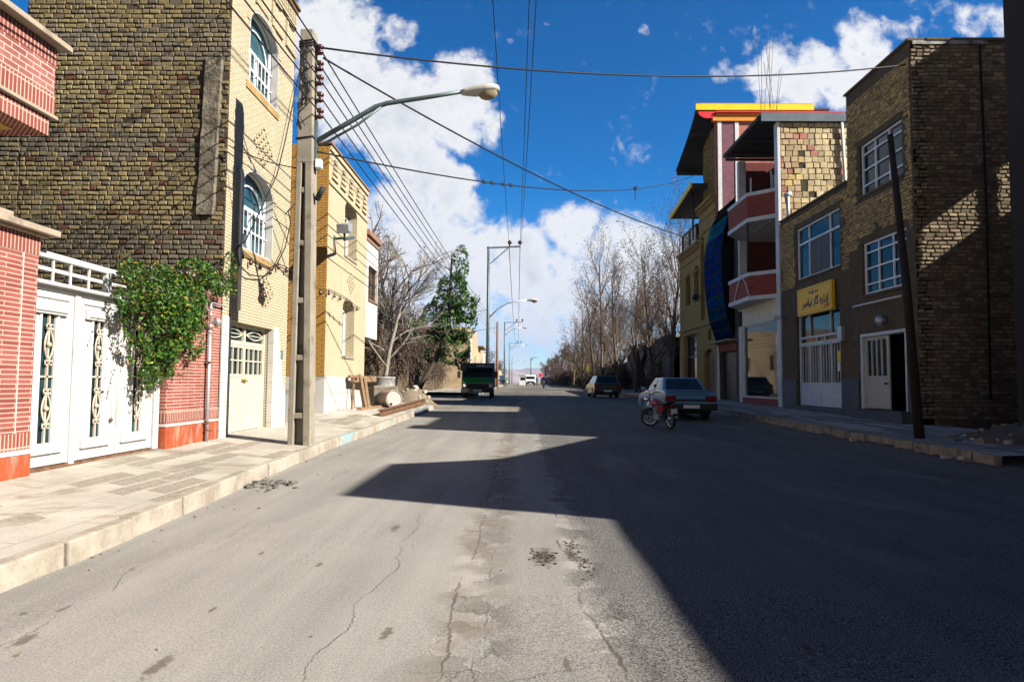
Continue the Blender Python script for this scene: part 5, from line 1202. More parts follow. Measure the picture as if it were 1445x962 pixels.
MB().tube([(XR, q[0], q[1]), (XR - .3, q[0], q[1] + .1)], .02, 6).build('bracket', m_galv, cm); MB().obox((XR - .36, q[0], q[1] + .06), .2, .22, .16, Matrix.Rotation(.4, 3, 'Y')).build('lamp_housing', m_wtrim, cm, .02)
vp = MB(); X_, z_ = onY(1112, 300, 26.2); vp.tube([(X_, 26.2, 7.5), (X_, 26.2, 8.65)], .07, 8); vp.tube([(X_ - .12, 26.2, 8.65), (X_ + .12, 26.2, 8.75)], .1, 8); vp.build('vent_pipe', m_galv, bh)
# leaning timber post
bx, by = onG(1298, 618, .2); tz = onY(1256, 190, by)
tag(MB().tube([(bx, by, hz(by) + .05), ((bx + tz[0]) / 2 + .04, by, tz[1] / 2), (tz[0], by, tz[1])], [.105, .085, .06], 9).build('leaning_post', m_woodd, None, org=(bx, by, hz(by) + .15)), 'dark leaning timber post on the kerb in front of the brown brick house', 'timber post')
# ---- red and white balcony house
bz = thing('balcony_house', (12.5, 30, .3), 'red and white house with stacked balconies over a glass shop front', 'house')
B0, B1 = 26.62, 31.8
mb = MB(); mb.fbox(FR, B0, B0 + .34, 0, 11.75, -.07, .05); mb.fbox(FR, B1 - .5, B1 - .12, 0, 4.0, -.34, .05); mb.fbox(FR, B1 - .35, B1 - .1, 4.8, 11.75, -.3, .03); mb.build('column', m_wtrim, bz, .01)
MB().panel(FR, rect(B0 + .34, B1 - .5, .4, 4.78), [rect(27.12, 31.12, .8, 3.98)], .25).build('shop_wall', m_creamr, bz)
MB().fbox(FR, B0 + .34, B1 - .1, .0, .78, -.2, .03).build('shop_base', m_rred, bz)
o = MB().panel(FR, rect(27.12, 31.12, .8, 3.98), [rect(27.17, 31.07, .85, 3.93)], .08, w=-.04).build('shop_window', m_galv, bz)
tg = NT('shop glass'); tg.done((.01, .022, .022), .03, 0., tg.bump(tg.noise(tg.obj(), .35, 2), .05, .05), .12); MB().fbox(FR, 27.12, 31.12, .8, 3.98, -.1, -.085).build('pane', tg.mat, o)
for z_ in (4.72, 8.0): MB().box(XR + .001, 16, B0 + .3, B1, z_, z_ + .14).build('floor_slab', m_wtrim, bz)
mb = MB(); mb.box(12.2, 16, B0 + .3, B1, 4.8, 11.75); mb.box(XR + .4, 12.2, B1 - .12, B1, 4.8, 11.75); mb.build('loggia_wall', M('shaded red loggia render', (.12, .03, .026), .9, var=.3, vs=5), bz)  # darker copy of the red render, recess shade put into its colour
for z_ in (4.88, 8.16): MB().fbox(FX(12.2, -1), 28.4, 30.3, z_, z_ + 2.2, -.03, .012).build('loggia_door', m_dark, bz)
MB().box(XR + .3, 16, B0 + .3, B1, .3, 4.7).build('core_wall', m_dark, bz)
def pal_c(u, v, rg):
    if 11.1 < u < 11.2: return None
    d_ = (u - 11.25) - (9.3 - v) * .75
    if u > 11.24 and -.1 < d_ < .08 and v < 9.0: return None
    r = rg.random(); c = (.50, .41, .25) if u > 11.2 else mixc((.47, .37, .21), (.42, .30, .19), rg.random())
    if r < (.04 if u > 11.2 else .2): c = (.38, .17, .13)
    elif r < .3 and u < 11.2: c = (.55, .42, .18)
    return mulc(c, rg.uniform(.85, 1.12))
MB().box(XR + .075, 16, B0 + .05, B0 + .3, 4, 11.75).build('flank_wall', m_mud, bz)
mb = MB(); bricks(mb, FY(B0 + .05), XR + .08, 16, 6.6, 11.72, .235, (.22, .33), .022, .04, .01, pal_c, rg=random.Random(2)); mb.build('block_work', m_rough, bz, recalc=False)
X_ = onY(1191, 200, B0 - .05)[0]; MB().tube([(X_ - .08, B0 - .06, 11.7), (X_, B0 - .06, 9.4), (X_ + .08, B0 - .06, 7.4)], .06, 8).build('downpipe', m_wtrim, bz)
mb = MB(); mb.box(9.5, 16.2, B0 - .12, B0 - .04, 11.74, 12.08); mb.build('slate_fascia', m_bfas, bz)
mb = MB(); mb.box(9.5, 16, B0 - .03, 31.3, 11.86, 11.93); mb.box(9.42, 9.52, B0 - .03, 31.3, 11.84, 12.0)
for i in range(6): mb.box(9.55, 12.2, B0 + .2 + i * .9, B0 + .28 + i * .9, 11.74, 11.855)
mb.build('awning', m_soffit, bz)
def balcony(z0, z1):
    out = [(XR + .0, 27.0), (9.35, 27.85), (9.35, 30.4), (XR + .0, 31.5)]; c_ = Vector((10.4, 29.2))
    def ring(off): return [((q[0] - off) if 0 < i < 3 else q[0], q[1] + (off * (-1 if i in (0, 1) else 1))) for i, q in enumerate(out)]
    fz = lambda u, v, w: (u, v, w)
    def band(oo, ii, a, b, mt, nm, par): return MB().prism(ring(oo) + ring(ii)[::-1], fz, a, b).build(nm, mt, par, .008)
    o = band(0, -.12, z0 + .17, z1 - .15, m_rred, 'balcony', bz)
    band(.03, -.13, z1 - .15, z1, m_wtrim, 'coping', o); band(.03, -.13, z0, z0 + .17, m_wtrim, 'lower_band', o)
    MB().prism(ring(-.1), fz, z0 + .02, z0 + .14).build('floor', m_wtrim, o); return o
balcony(8.0, 9.22)['label'] = 'upper red and white balcony'; lo = balcony(4.78, 5.92); lo['label'] = 'lower red and white balcony'
MB().tube([(9.32 - .0, 28.4 + .12 * i - .7, 4.95 + .85 * math.sin(math.pi * i / 16)) for i in range(17)], .025, 6).build('pale_arch', m_wtrim, lo)
MB().tube([(9.4, 28.0, 5.9), (9.4, 28.0, 8.0)], .04, 8).build('balcony_post', m_plast, bz)
mb = MB(); mb.beam((10.1, 27.2, 9.9), (11.5, 29.6, 10.4), .06, .12); mb.beam((10.0, 29.3, 9.2), (10.0, 29.3, 10.3), .06, .06)
for i in range(6): mb.beam((10.1 + .2 * i, 27.2 + .36 * i, 9.2), (10.1 + .2 * i, 27.2 + .36 * i, 9.95 + .07 * i), .03, .03)
mb.build('stair_rail', m_wtrim, bz)
# frontal upper wall with mauve cladding, orange beam
FW = 35.3
mb = MB(); mb.box(XR + .05, 16.5, FW, FW + .3, 8, 15.2); mb.build('upper_wall', m_pink, bz)
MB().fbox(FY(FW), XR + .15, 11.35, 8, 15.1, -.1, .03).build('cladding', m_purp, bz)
mb = MB()
for px in (1015.5, 1040): X_ = onY(px, 230, FW)[0]; mb.fbox(FY(FW), X_ - .1, X_ + .1, 8, 15.15, -.1, .06)
mb.build('pilaster', m_wtrim, bz)
mb = MB(); mb.box(XR - .12, 16.9, FW - .12, FW + .2, 15.15, 15.55); mb.build('orange_beam', m_ofas, bz)
mb = MB(); mb.box(XR + .0, 16.9, FW - .25, FW + .6, 15.56, 15.62); mb.build('red_roof_sheet', m_redp, bz)
MB().box(XR + .05, 16, 31.82, FW, 8.6, 8.75).build('terrace_floor', m_conc, bz)
# lower street face under the glass bay
MB().panel(FR, rect(31.8, 35.4, 0, 8.7), [rect(32.25, 34.85, .5, 2.95)], .3).build('bay_wall', m_mudw, bz)
MB().fbox(FR, 32.25, 34.85, .5, 2.95, -.28, -.2).build('roller_shutter', M('black shutter', (.018, .018, .02), .5, bump=.2), bz); MB().fbox(FR, 32.1, 35.0, 2.96, 3.34, -.1, .05).build('shutter_lintel', m_rred, bz)
MB().fbox(FR, 31.9, 35.3, 3.4, 3.47, -.1, .5).build('bay_ledge', m_beige, bz); MB().fbox(FR, 34.9, 35.15, 0, 3.3, -.1, .06).build('shutter_post', m_wtrim, bz); MB().fbox(FR, 32.2, 34.9, 0, .49, -.1, .04).build('shutter_base', m_rred, bz)
pr = []
for px, py in ((1013, 300), (1003, 322), (996.5, 345), (993.5, 368), (993.5, 395), (996, 425), (1001, 455), (1010, 482)):
    X_, z_ = onY(px, py, 35.4); pr.append((X_, z_))
prof = []
for (a, b), (c, d) in zip(pr, pr[1:]): prof += [(a, b), ((a + c) / 2, (b + d) / 2)]
prof.append(pr[-1]); fp_ = lambda u, v, w: (u, w, v)
gb = MB().prism(prof + [(XR + .1, prof[-1][1]), (XR + .1, prof[0][1])], fp_, 32.35, 35.4).build('glass_bay', M('black bay frame', (.006, .006, .008), .7, bump=.02, spec=.05), bz); gb['label'] = 'curved blue glass bay with dark sides'
t = NT('blue mirror glass'); t.done((.04, .10, .14), .06, 1., t.bump(t.noise(t.obj(), .8, 2), .05, .03), .5); t.b.inputs['Specular Tint'].default_value = (.10, .25, .32, 1); m_mir = t.mat
for i in range(len(prof) - 1):
    (a, b), (c, d) = prof[i], prof[i + 1]; mb = MB(); nx_, nz_ = (b - d), -(a - c); l_ = math.hypot(nx_, nz_); nx_, nz_ = -nx_ / l_, -nz_ / l_
    if nx_ > 0: nx_, nz_ = -nx_, -nz_
    for k_ in range(3):
        y0_, y1_ = 32.47 + k_ * .98, 32.47 + k_ * .98 + .80; e = .11
        A, B_ = (a + (c - a) * e, b + (d - b) * e), (a + (c - a) * (1 - e), b + (d - b) * (1 - e)); q = .012; tl = rnd.uniform(-.008, .008)
        mb.add([(A[0] + nx_ * q, y0_, A[1] + nz_ * q), (A[0] + nx_ * q + tl, y1_, A[1] + nz_ * q), (B_[0] + nx_ * q + tl, y1_, B_[1] + nz_ * q), (B_[0] + nx_ * q, y0_, B_[1] + nz_ * q)], [(0, 1, 2, 3)])
    mb.build('pane', m_mir, gb)
rb = MB(); rg = random.Random(5)
for i in range(9): x_ = 12.2 + rg.uniform(-.5, .5); y_ = 33 + rg.uniform(-.4, .4); rb.tube([(x_, y_, 8.7), (x_, y_, 15), (x_ + rg.uniform(-.35, .35), y_, 15.9 + rg.uniform(.6, 2.6))], .011, 4)
rb.build('rebar', m_bark, bz)
# ---- mustard brick house with arched windows and yellow edged roofs
mh = thing('mustard_brick_house', (12.5, 39, .4), 'mustard brick house with arched windows, curved yellow edged roof and wooden arched door', 'house')
ar1 = (38.85, 39.85, 6.1, 7.75, .45); ar2 = (40.75, 41.85, 6.1, 7.6, .45); sf = (39.25, 42.4, .55, 4.3); dA = (35.75, 37.9, .55, 2.7, .55); sw = (36.4, 37.0, 3.7, 4.3); tw_ = (37.6, 38.4, 4.9, 9.2, .4)
MB().panel(FR, [(35.42, 0), (43.4, 0), (43.4, 9.35), (38.65, 9.35), (38.65, 11.2), (35.42, 11.2)], [arch(*ar1), arch(*ar2), rect(*sf), arch(*dA), rect(*sw), arch(*tw_)], .35).build('front_wall', m_yelr, mh)
MB().box(XR + .5, 16, 35.7, 43.4, 0, 9.3).build('core_wall', m_dark, mh)
mb = MB(); mb.box(XR + .34, 16, 35.42, 35.7, 0, 11.2); mb.box(XR + .08, 16, 35.62, 37.9, 11.1, 15.0); mb.build('upper_wall', m_mud, mh)
mb = MB(); bricks(mb, FX(XR + .08, -1), 35.65, 37.88, 11.2, 15.0, .1, (.14, .26), .02, .04, .012, lambda u, v, rg: mulc(mixc((.33, .23, .08), (.22, .15, .06), rg.random()), rg.uniform(.7, 1.1)), rg=rg); mb.build('rough_brickwork', m_rough, mh, recalc=False)
mb = MB()
for a, b, z_ in ((35.4, 38.75, 11.2), (38.65, 43.5, 9.35)):
    mb.fbox(FR, a, b, z_, z_ + .16, -.5, .2); mb.fbox(FR, a, b, z_ - .75, z_ - .66, -.02, .06); mb.fbox(FR, a, b, z_ - 1.5, z_ - 1.42, -.02, .06); y_ = a + .1
    while y_ < b - .1: mb.fbox(FR, y_, y_ + .12, z_ - .28, z_ - .003, -.02, .12); y_ += .26
mb.fbox(FR, 35.42, 43.4, 4.55, 4.7, -.02, .12); mb.build('cornice', m_yelr, mh, .01)
for w_, lb in ((ar1, 'arched window nearer the curved roof'), (ar2, 'arched window nearer the trees'), (tw_, 'tall arched window beside the glass bay')): hwindow(mh, FR, *w_, .25, .07, (.5,), (), w_[3] - .1, mf=m_plast, mg=m_glassd, label=lb)
hwindow(mh, FR, *sw, 0, .15, .06, (), (), None, mf=m_plast, mg=m_glassd, label='small square window over the wooden door')
o = hwindow(mh, FR, *sf, 0, .25, .09, (.3, .62), (3.0,), None, mf=m_plast, mg=m_glass, label='dark shop front')
o = MB().panel(FR, arch(*dA), [], .08, w=-.18).build('wooden_door', M('red brown door wood', (.20, .06, .025), .6, var=.3, vs=10, streak=(1, 1, .1)), mh); mb = MB()
for i in range(6): y_ = dA[0] + .1 + i * .37; mb.fbox(FR, y_, y_ + .03, .6, 2.65, -.19, -.165)
mb.fbox(FR, dA[0], dA[1], 2.62, 2.72, -.19, -.15); mb.build('door_batten', m_wood, o)
mb = MB(); n_ = 10; top = []; ex = 9.2
for i in range(n_ + 1):
    f_ = i / n_; top.append((FW - .05 + f_ * 4.65, 15.85 - 1.85 * f_ ** .75))
mb.prism(top + [(y_, z_ - .1) for y_, z_ in top[::-1]], lambda u, v, w: (w, u, v), ex, 16.2)
for f_ in (3, 6, 10): y_, z_ = top[f_]; mb.box(ex + .05, 16, y_ - .1, y_ + .02, z_ - .32, z_ - .105)
mb.build('curved_roof', m_soffit, mh)
mb = MB(); mb.box(ex - .02, 15.35, FW - .16, FW - .06, 15.72, 16.02); mb.build('yellow_fascia', m_yfas, mh); mb = MB(); mb.box(ex, 15.3, FW - .1, FW + .2, 16.025, 16.1); mb.build('roof_edge', m_ofas, mh)
a = onY(985, 158, FW - .1); b = onY(1012, 158, FW - .1); k_ = 12
MB().prism([(a[0], a[1])] + [(a[0] + (b[0] - a[0]) * (.5 - .5 * math.cos(math.pi * i / k_)), a[1] - .36 * math.sin(math.pi * i / k_)) for i in range(1, k_)] + [(b[0], a[1])], FY(FW - .1), 0, .05).build('red_gable_sheet', m_redp, mh)
mb = MB(); mb.prism([(37.0, 12.35), (42.3, 11.75), (42.3, 11.65), (37.0, 12.2)], lambda u, v, w: (w, u, v), 9.42, 12.5); mb.box(9.42, 12.5, 36.98, 37.08, 12.0, 12.3); mb.build('lower_roof', m_soffit, mh)
MB().prism([(36.95, 12.42), (42.35, 11.82), (42.35, 11.6), (36.95, 12.14)], lambda u, v, w: (w, u, v), 9.33, 9.415).build('yellow_fascia', m_yfas, mh)
MB().tube([(9.7, 38, 9.4), (9.7, 38, 12.1)], .05, 6).build('roof_post', m_plast, mh)
mb = MB(); mb.box(XR - .1, 12, 39, 42.4, 9.52, 9.58); mb.box(XR - .1, 12, 39, 42.4, 10.5, 10.58)
for y_ in (39, 40.6, 42.32): mb.box(XR - .1, XR - .02, y_, y_ + .08, 9.5, 10.55)
mb.box(XR - .1, 12, 39.0, 39.05, 10.45, 10.55); o = mb.build('glazed_box', m_lampm, mh); MB().box(XR - .04, 11.9, 39.03, 42.3, 9.6, 10.5).build('pane', m_glassb, o)
sl2 = thing('security_light', (XR, 38.4, 6.2), 'small dark floodlight under the arched windows of the mustard house', 'security light'); MB().obox((XR - .3, 38.5, 6.25), .3, .4, .25, Matrix.Rotation(.3, 3, 'Y')).build('lamp_housing', m_plast, sl2, .02); MB().tube([(XR, 38.5, 6.3), (XR - .2, 38.5, 6.3)], .03, 6).build('bracket', m_plast, sl2)
# ---- stone shed, walls and trees further down the right side
ss = thing('stone_shed', (11.5, 54, .5), 'grey flat roofed stone shed behind the bare trees on the right', 'shed')
m_stone = BR('grey rubble masonry', (.20, .17, .135), (.15, .13, .105), (.11, .095, .075), .45, .22, .02, .3, .7)
MB().panel(FX(10.4, -1), rect(46, 66, 0, 4.5), [rect(57.2, 60, .4, 3.2), rect(50, 51.4, 1.6, 3)], .4).build('wall', m_stone, ss); MB().box(10.4, 16, 46, 46.4, 0, 4.5).build('end_wall', m_stone, ss); MB().box(10.0, 16, 45.8, 66.3, 4.5, 4.68).build('roof_slab', m_conc, ss)
MB().fbox(FX(10.4, -1), 57.2, 60, .4, 3.2, -.25, -.15).build('door', M('blue grey metal door', (.14, .17, .25), .6), ss); MB().fbox(FX(10.4, -1), 50, 51.4, 1.6, 3, -.3, -.2).build('window', m_glass, ss); MB().box(10.85, 16, 46.5, 66, .0, 4.4).build('core_wall', m_dark, ss)
rw = thing('roadside_wall', (10.3, 85, .7), 'brown earth wall below the bare trees on the right', 'wall'); MB().prism([(66.5, 0), (98, 0), (98, 3.4), (90, 3.6), (80, 3.2), (66.5, 3.5)], FX(10.6, -1), -.5, 0).build('wall', m_mudw, rw)  # darker render used here in place of shade on the wall
pw = thing('painted_wall', (9.7, 112, .8), 'street wall painted with patches of yellow and teal under the right hand trees', 'painted wall')
t = NT('mural paint'); o = t.obj(); x, y, z = t.xyz(o); wn_ = t.noise(o, .22, 4, .6); c = t.mix(t.mr(t.math('ADD', z, t.math('MULTIPLY', wn_, 2.)), 2.9, 3.05), (.16, .13, .09), (.70, .52, .03)); c = t.mix(t.math('MULTIPLY', t.mr(t.noise(t.scale(o, (1, .8, 2.)), .3, 3), .52, .56), t.mr(z, 2.2, 2.0)), c, (.05, .30, .30)); c = t.mix(t.math('MULTIPLY', t.mr(t.noise(t.scale(o, (1, 1, 3.)), .5, 3), .57, .6), t.mr(z, 1.3, 1.1)), c, (.06, .28, .07)); c = t.mix(t.mr(z, 3.25, 3.3), c, (.45, .35, .22))
MB().fbox(FX(9.7, -1), 99, 134, 0, 4.3, -.4, 0).build('wall', t.done(c, .85), pw)
rw2 = thing('roadside_wall', (10, 190, .8), 'dark earth wall continuing to the far end of the right side', 'wall'); MB().prism([(135, 0), (330, 0), (330, 3.2), (135, 3.4)], FX(9.9, -1), -.5, 0).build('wall', m_mudw, rw2)
GR = 'bare brown leaved trees along the right side'
POPL = (3200, .10, DRY, .09)
spec = [(948, 45.2, 11.8, .15, 'tall brown leaved tree leaning against the mustard brick house'), (921, 47.5, 9.6, .14, 'brown leaved tree in front of the stone shed, nearest its roof edge'), (898, 52, 9.2, .15, 'brown leaved tree beside the blue grey shed door'),
        (873, 56, 10, .16, 'brown leaved tree behind the black car'), (851, 62, 12.6, .17, 'tallest slender poplar with brown leaves among the right hand trees'), (838, 68, 9.4, .16, 'brown leaved tree just left of the tallest poplar'), (822, 80, 9.2, .16, 'spreading brown leaved tree above the earth wall'), (808, 92, 8, .15, 'short brown tree at the end of the earth wall')]
for i, (px, Y, Ht, r, lb) in enumerate(spec):
    t0_ = tree('poplar_tree' if i in (0, 4) else 'bare_tree', (px - 733) / F * Y, Y, lb, Ht, r, 60 + i, POP if i in (0, 3, 4) else dict(POP, n=(18, 10, 9), ang=((25, 50), (25, 55), (25, 60)), len=(.5, .5, .45)), m_bark, POPL, (rnd.uniform(-.05, .05), 0), group=GR)
    if i == 6: sp_ = t0_
for i, (X, Y, s_) in enumerate(((13.2, 70, 1.05), (14, 78, 1.1), (12.6, 86, 1.), (13.5, 97, 1.1), (12.4, 66.5, .9), (12.6, 106, 1.05), (12.2, 122, 1.1), (15.5, 72, 1.2))):
    o_ = copy_tree(sp_, (X, Y, hz(Y)), .7 + i * 2.1, s_, 'slender bare tree of the back row behind the earth wall on the right')
bt = thing('dead_tree', (9.0, 60, .5), 'black leaning dead trunk by the blue grey shed door', 'dead tree'); mb = MB(); mb.tube([(9.6, 52.0, .4), (9.2, 52.2, 2.2), (8.9, 52.3, 3.6), (9.0, 52.3, 4.8)], [.38, .33, .25, .1], 8); mb.tube([(9.2, 52.2, 2.2), (9.6, 52.1, 3.6), (9.5, 52, 4.4)], [.22, .16, .05], 6); mb.build('trunk', m_barkd, bt)
bsh = thing('bare_shrub', (0, 0, 0), 'dense brown bare shrub growing against the right hand roadside walls', 'shrub', 'bare shrubs along the right hand walls'); mb = MB(); rg = random.Random(77); tips = []
for i in range(34): grow(mb, tips, Vector((rg.gauss(0, .3), rg.gauss(0, .6), 0)), Vector((rg.gauss(0, .4), rg.gauss(0, .4), 1)).normalized(), rg.uniform(1.4, 2.9), .03, 1, rg, dict(lv=3, n=(0, 7, 6), start=(.2, .2, .15), ang=((20, 50), (20, 50), (20, 60)), len=(.5, .5, .5), up=.06, wob=.14, rr=.6))
mb.build('stems', m_barkd, bsh); mb = MB()
for _ in range(1500): q = rg.choice(tips) + Vector((rg.gauss(0, .1), rg.gauss(0, .1), rg.gauss(0, .1))); leaf(mb, q, .1 * rg.uniform(.6, 1.4), rg.choice(DRY), rg)
mb.build('foliage', m_dry, bsh, recalc=False)
for i, (X, Y, s_) in enumerate(((9.5, 48, .8), (9.6, 63.5, 1.), (9.7, 69, 1.2), (9.8, 74, 1.), (9.7, 80, 1.3), (9.8, 87, 1.1), (9.6, 94, 1.3), (9.1, 104, 1.2), (9.0, 128, 1.5), (8.9, 140, 1.6), (8.8, 155, 1.6), (8.8, 172, 1.8))):
    o_ = bsh if i == 0 else copy_tree(bsh); o_.location = (X, Y, hz(Y) + .05); o_.rotation_euler = (0, 0, i * 1.3); o_.scale = (s_,) * 3
lbs = ['dark bushy tree over the painted wall', 'brown tree past the painted wall', 'far brown tree on the right, before the street end', 'farther dark tree at the right street end', 'last small tree at the right end of the street']
for i, (X, Y, s_) in enumerate(((11.5, 112, 1.), (11, 140, 1.05), (10.5, 170, 1.), (11, 205, 1.1), (9.5, 250, 1.05))):
    tree('bare_tree', X, Y, lbs[i], 6.6 * s_, .2, 80 + i, dict(BARE, n=(9, 6, 5)), m_barkd, (1100, .34, DRY, .4), group=GR)
# ================================================================== VEHICLES
def wheel(par, c, r, wd, mt=None):
    w_ = MB().lathe((c[0] - wd / 2, c[1], c[2]), (1, 0, 0), [(r * .62, 0), (r * .9, 0), (r, wd * .2), (r, wd * .8), (r * .9, wd), (r * .62, wd)], 20).build('wheel', m_black, par)
    MB().lathe((c[0] - wd * .54, c[1], c[2]), (1, 0, 0), [(.03, 0), (r * .3, .01), (r * .6, .02), (r * .62, wd * .9), (r * .3, wd * 1.06), (.03, wd * 1.08)], 16).build('rim', mt or m_galv, w_)
def archpts(yc, r, zb, n=9): return [(yc + r * math.cos(math.pi * i / n), zb + r * 1.0 * math.sin(math.pi * i / n)) for i in range(n + 1)]
def car(label, X, Y, rz, paintm, hatch=False, L=4.4):
    c = thing('parked_car', (0, 0, 0), label, 'car'); fn = lambda u, v, w: (w, u, v); hw = .84
    rear = [(.06, .34), (0, .52), (.03, .78), (.07, .93)] + ([(.25, .97)] if hatch else [(.5, .97), (.85, .99)])
    body = rear + [(1.6, .96), (3.05, .94), (3.9, .84), (4.3, .72), (4.4, .55), (4.35, .32)] + archpts(3.55, .34, .3) + [(3.15, .26), (1.4, .26)] + archpts(.95, .34, .3) + [(.55, .3)]
    body = [(y * L / 4.4, z) for y, z in body]
    b = MB().prism(body, fn, -hw, hw).build('body', paintm, c, .05, seg=3)
    MB().box(-hw + .1, hw - .1, .3, L - .3, .22, .6).build('underbody', m_black, c)
    if hatch: ba, bb, ra, rb = .12, 3.1, .55, 2.35
    else: ba, bb, ra, rb = .72, 3.12, 1.25, 2.42
    zb_, zt_, wb, wt = .93, 1.40, .77, .60
    V = {}
    for sx in (-1, 1):
        V[sx] = [Vector((sx * wb, ba, zb_)), Vector((sx * wb, bb, zb_)), Vector((sx * wt, rb, zt_)), Vector((sx * wt, ra, zt_))]
    mb = MB(); mb.add(V[-1] + V[1], [(0, 1, 2, 3), (4, 7, 6, 5), (0, 4, 5, 1), (1, 5, 6, 2), (2, 6, 7, 3), (3, 7, 4, 0)]); mb.build('cabin', paintm, c, .045, seg=3)
    def glaz(a, b_, d, e, m0, m1, n0, n1, nm):           # window set in the quad a-b / e-d
        P = lambda s_, t_: a.lerp(b_, s_).lerp(e.lerp(d, s_), t_)
        q = [P(m0, n0), P(m1, n0), P(m1, n1), P(m0, n1)]; nn = (q[1] - q[0]).cross(q[3] - q[0]).normalized(); ctr = Vector((0, (ba + bb) / 2, 1.1))
        if nn.dot(q[0] - ctr) < 0: nn = -nn
        mb = MB(); mb.add([p + nn * .008 for p in q] + [p - nn * .03 for p in q], [(0, 1, 2, 3), (4, 7, 6, 5), (0, 4, 5, 1), (1, 5, 6, 2), (2, 6, 7, 3), (3, 7, 4, 0)]); return mb.build(nm, m_glass, c)
    glaz(V[-1][0], V[1][0], V[1][3], V[-1][3], .08, .92, .12, .9, 'rear_window'); glaz(V[-1][1], V[1][1], V[1][2], V[-1][2], .08, .92, .12, .9, 'windscreen')
    for s_ in (-1, 1): glaz(V[s_][0], V[s_][1], V[s_][2], V[s_][3], .1, .47, .12, .88, 'side_window'); glaz(V[s_][0], V[s_][1], V[s_][2], V[s_][3], .52, .84, .12, .88, 'side_window')
    for s_ in (-1, 1):
        for y_ in (.95, 3.55): wheel(c, (s_ * (hw - .12), y_ * L / 4.4, .3), .3, .19)
        MB().box(min(s_ * .48, s_ * .83), max(s_ * .48, s_ * .83), -.012, .06, .60, .80).build('tail_lamp', m_tail, c, .01)
        MB().box(min(s_ * .5, s_ * .8), max(s_ * .5, s_ * .8), L - .1, L - .02, .58, .7).build('headlight', m_head, c, .01)
        m_ = MB().obox((s_ * .95, bb - .35, 1.0), .2, .08, .13, Matrix.Rotation(-.15 * s_, 3, 'Z')).build('wing_mirror', paintm, c, .02)
        mb = MB(); mb.box(s_ * hw - .004, s_ * hw + .012, .5, 3.9, .56, .62); [mb.box(s_ * hw - .003, s_ * hw + .006, y_, y_ + .01, .3, .93) for y_ in (1.45, 2.35)]; mb.build('side_strip', m_plast, c)
        for y_ in (1.6, 2.5): MB().box(s_ * hw - .004, s_ * hw + .02, y_, y_ + .16, .8, .83).build('door_handle', m_plast, c)
    MB().box(-hw - .01, hw + .01, -.07, .2, .34, .55).build('rear_bumper', m_plast, c, .03); MB().box(-hw - .01, hw + .01, L - .2, L + .06, .32, .52).build('front_bumper', m_plast, c, .03)
    pt = MB().box(-.26, .26, -.083, -.06, .40, .51).build('number_plate', m_plate, c, .004)
    mb = MB(); mb.box(-.47, .47, -.008, .05, .62, .70); mb.box(-.6, .6, .0, .06, .835, .845); mb.build('boot_trim', m_plast, c)
    if not hatch: mb = MB(); mb.prism([(.0, .955), (.16, .985), (.17, 1.0), (-.02, .985)], fn, -.8, .8); mb.build('boot_spoiler', paintm, c, .008)
    MB().tube([(-.5, .2, .27), (-.5, -.08, .26)], .025, 8).build('exhaust', m_rust, c)
    c.location = (X, Y, hz(Y) + .012); c.rotation_euler = (0, 0, rz); return c
X_, Y_ = onG(979, 597)
car('light blue saloon car parked by the right kerb behind the red motorcycle', 5.55, 22.2, R(1.5), m_carblue)
car('black hatchback parked farther along the right kerb', 5.55, 43.0, R(2), m_carblk, True, 4.1)
def truck(label, X, Y, rz, hood, visor, body, sc=1., box=True):
    c = thing('parked_truck', (0, 0, 0), label, 'truck'); fn = lambda u, v, w: (w, u, v)
    cab = MB().prism([(0, .6), (.02, .92), (.14, 1.25), (.42, 1.84), (1.7, 1.84), (1.7, .45), (.3, .45)], fn, -.95, .95).build('cab', body, c, .04)
    MB().prism([(-.012, .90), (.128, 1.245), (.2, 1.245), (.2, .9)], fn, -.9, .9).build('front_panel', hood, c, .02)
    MB().prism([(.135, 1.27), (.36, 1.76), (.42, 1.76), (.42, 1.27)], fn, -.84, .84).build('windscreen', m_glass, c, .01)
    MB().prism([(-.06, 1.80), (-.02, 2.12), (1.7, 2.12), (1.7, 1.78)], fn, -1.02, 1.02).build('roof_visor', visor, c, .03)
    g_ = MB()
    for z in (.64, .72, .80): g_.box(-.62, .62, -.045, .0, z, z + .045)
    g_.box(-.66, .66, -.03, .01, .6, .88); g_.build('grille', m_plast, c, .008)
    MB().box(-.98, .98, -.14, .1, .34, .58).build('bumper', m_plast, c, .03)
    for s_ in (-1, 1):
        MB().lathe((s_ * .8, .02, .74), (0, -1, 0), [(.11, 0), (.11, .04), (.08, .06), (.02, .065)], 14).build('headlight', m_head, c)
        MB().beam((s_ * .95, .2, 1.5), (s_ * 1.15, .1, 1.6), .03, .03).build('mirror_arm', m_plast, c); MB().box(s_ * 1.12 - .09, s_ * 1.12 + .09, .03, .1, 1.22, 1.62).build('mirror', m_plast, c, .02)
        for y_ in (.75, 3.7): wheel(c, (s_ * .82, y_, .38), .38, .22)
        mb = MB(); mb.prism([(.42, 1.25), (.62, 1.72), (1.4, 1.72), (1.4, 1.25)], fn, s_ * .945, s_ * .958); mb.build('side_window', m_glass, c)
    MB().box(-.6, .6, .3, 4.9, .42, .58).build('chassis', m_plast, c)
    MB().box(-1.02, 1.02, 1.8, 5.0, .62, 2.08 if box else 1.2).build('load_bed', visor, c, .03)
    pt = MB().box(-.26, .26, -.16, -.142, .42, .53).build('number_plate', m_plate, c)
    MB().box(-.05, .42, -.075, -.045, 1.92, 1.97).build('visor_lettering_plate', m_plate, c)
    c.location = (X, Y, hz(Y) + .01); c.rotation_euler = (0, 0, rz); c.scale = (sc,) * 3; return c
truck('green and navy lorry facing the camera, parked on the left by the alley', -2.52, 41, R(1), m_green, m_navy, m_navy)
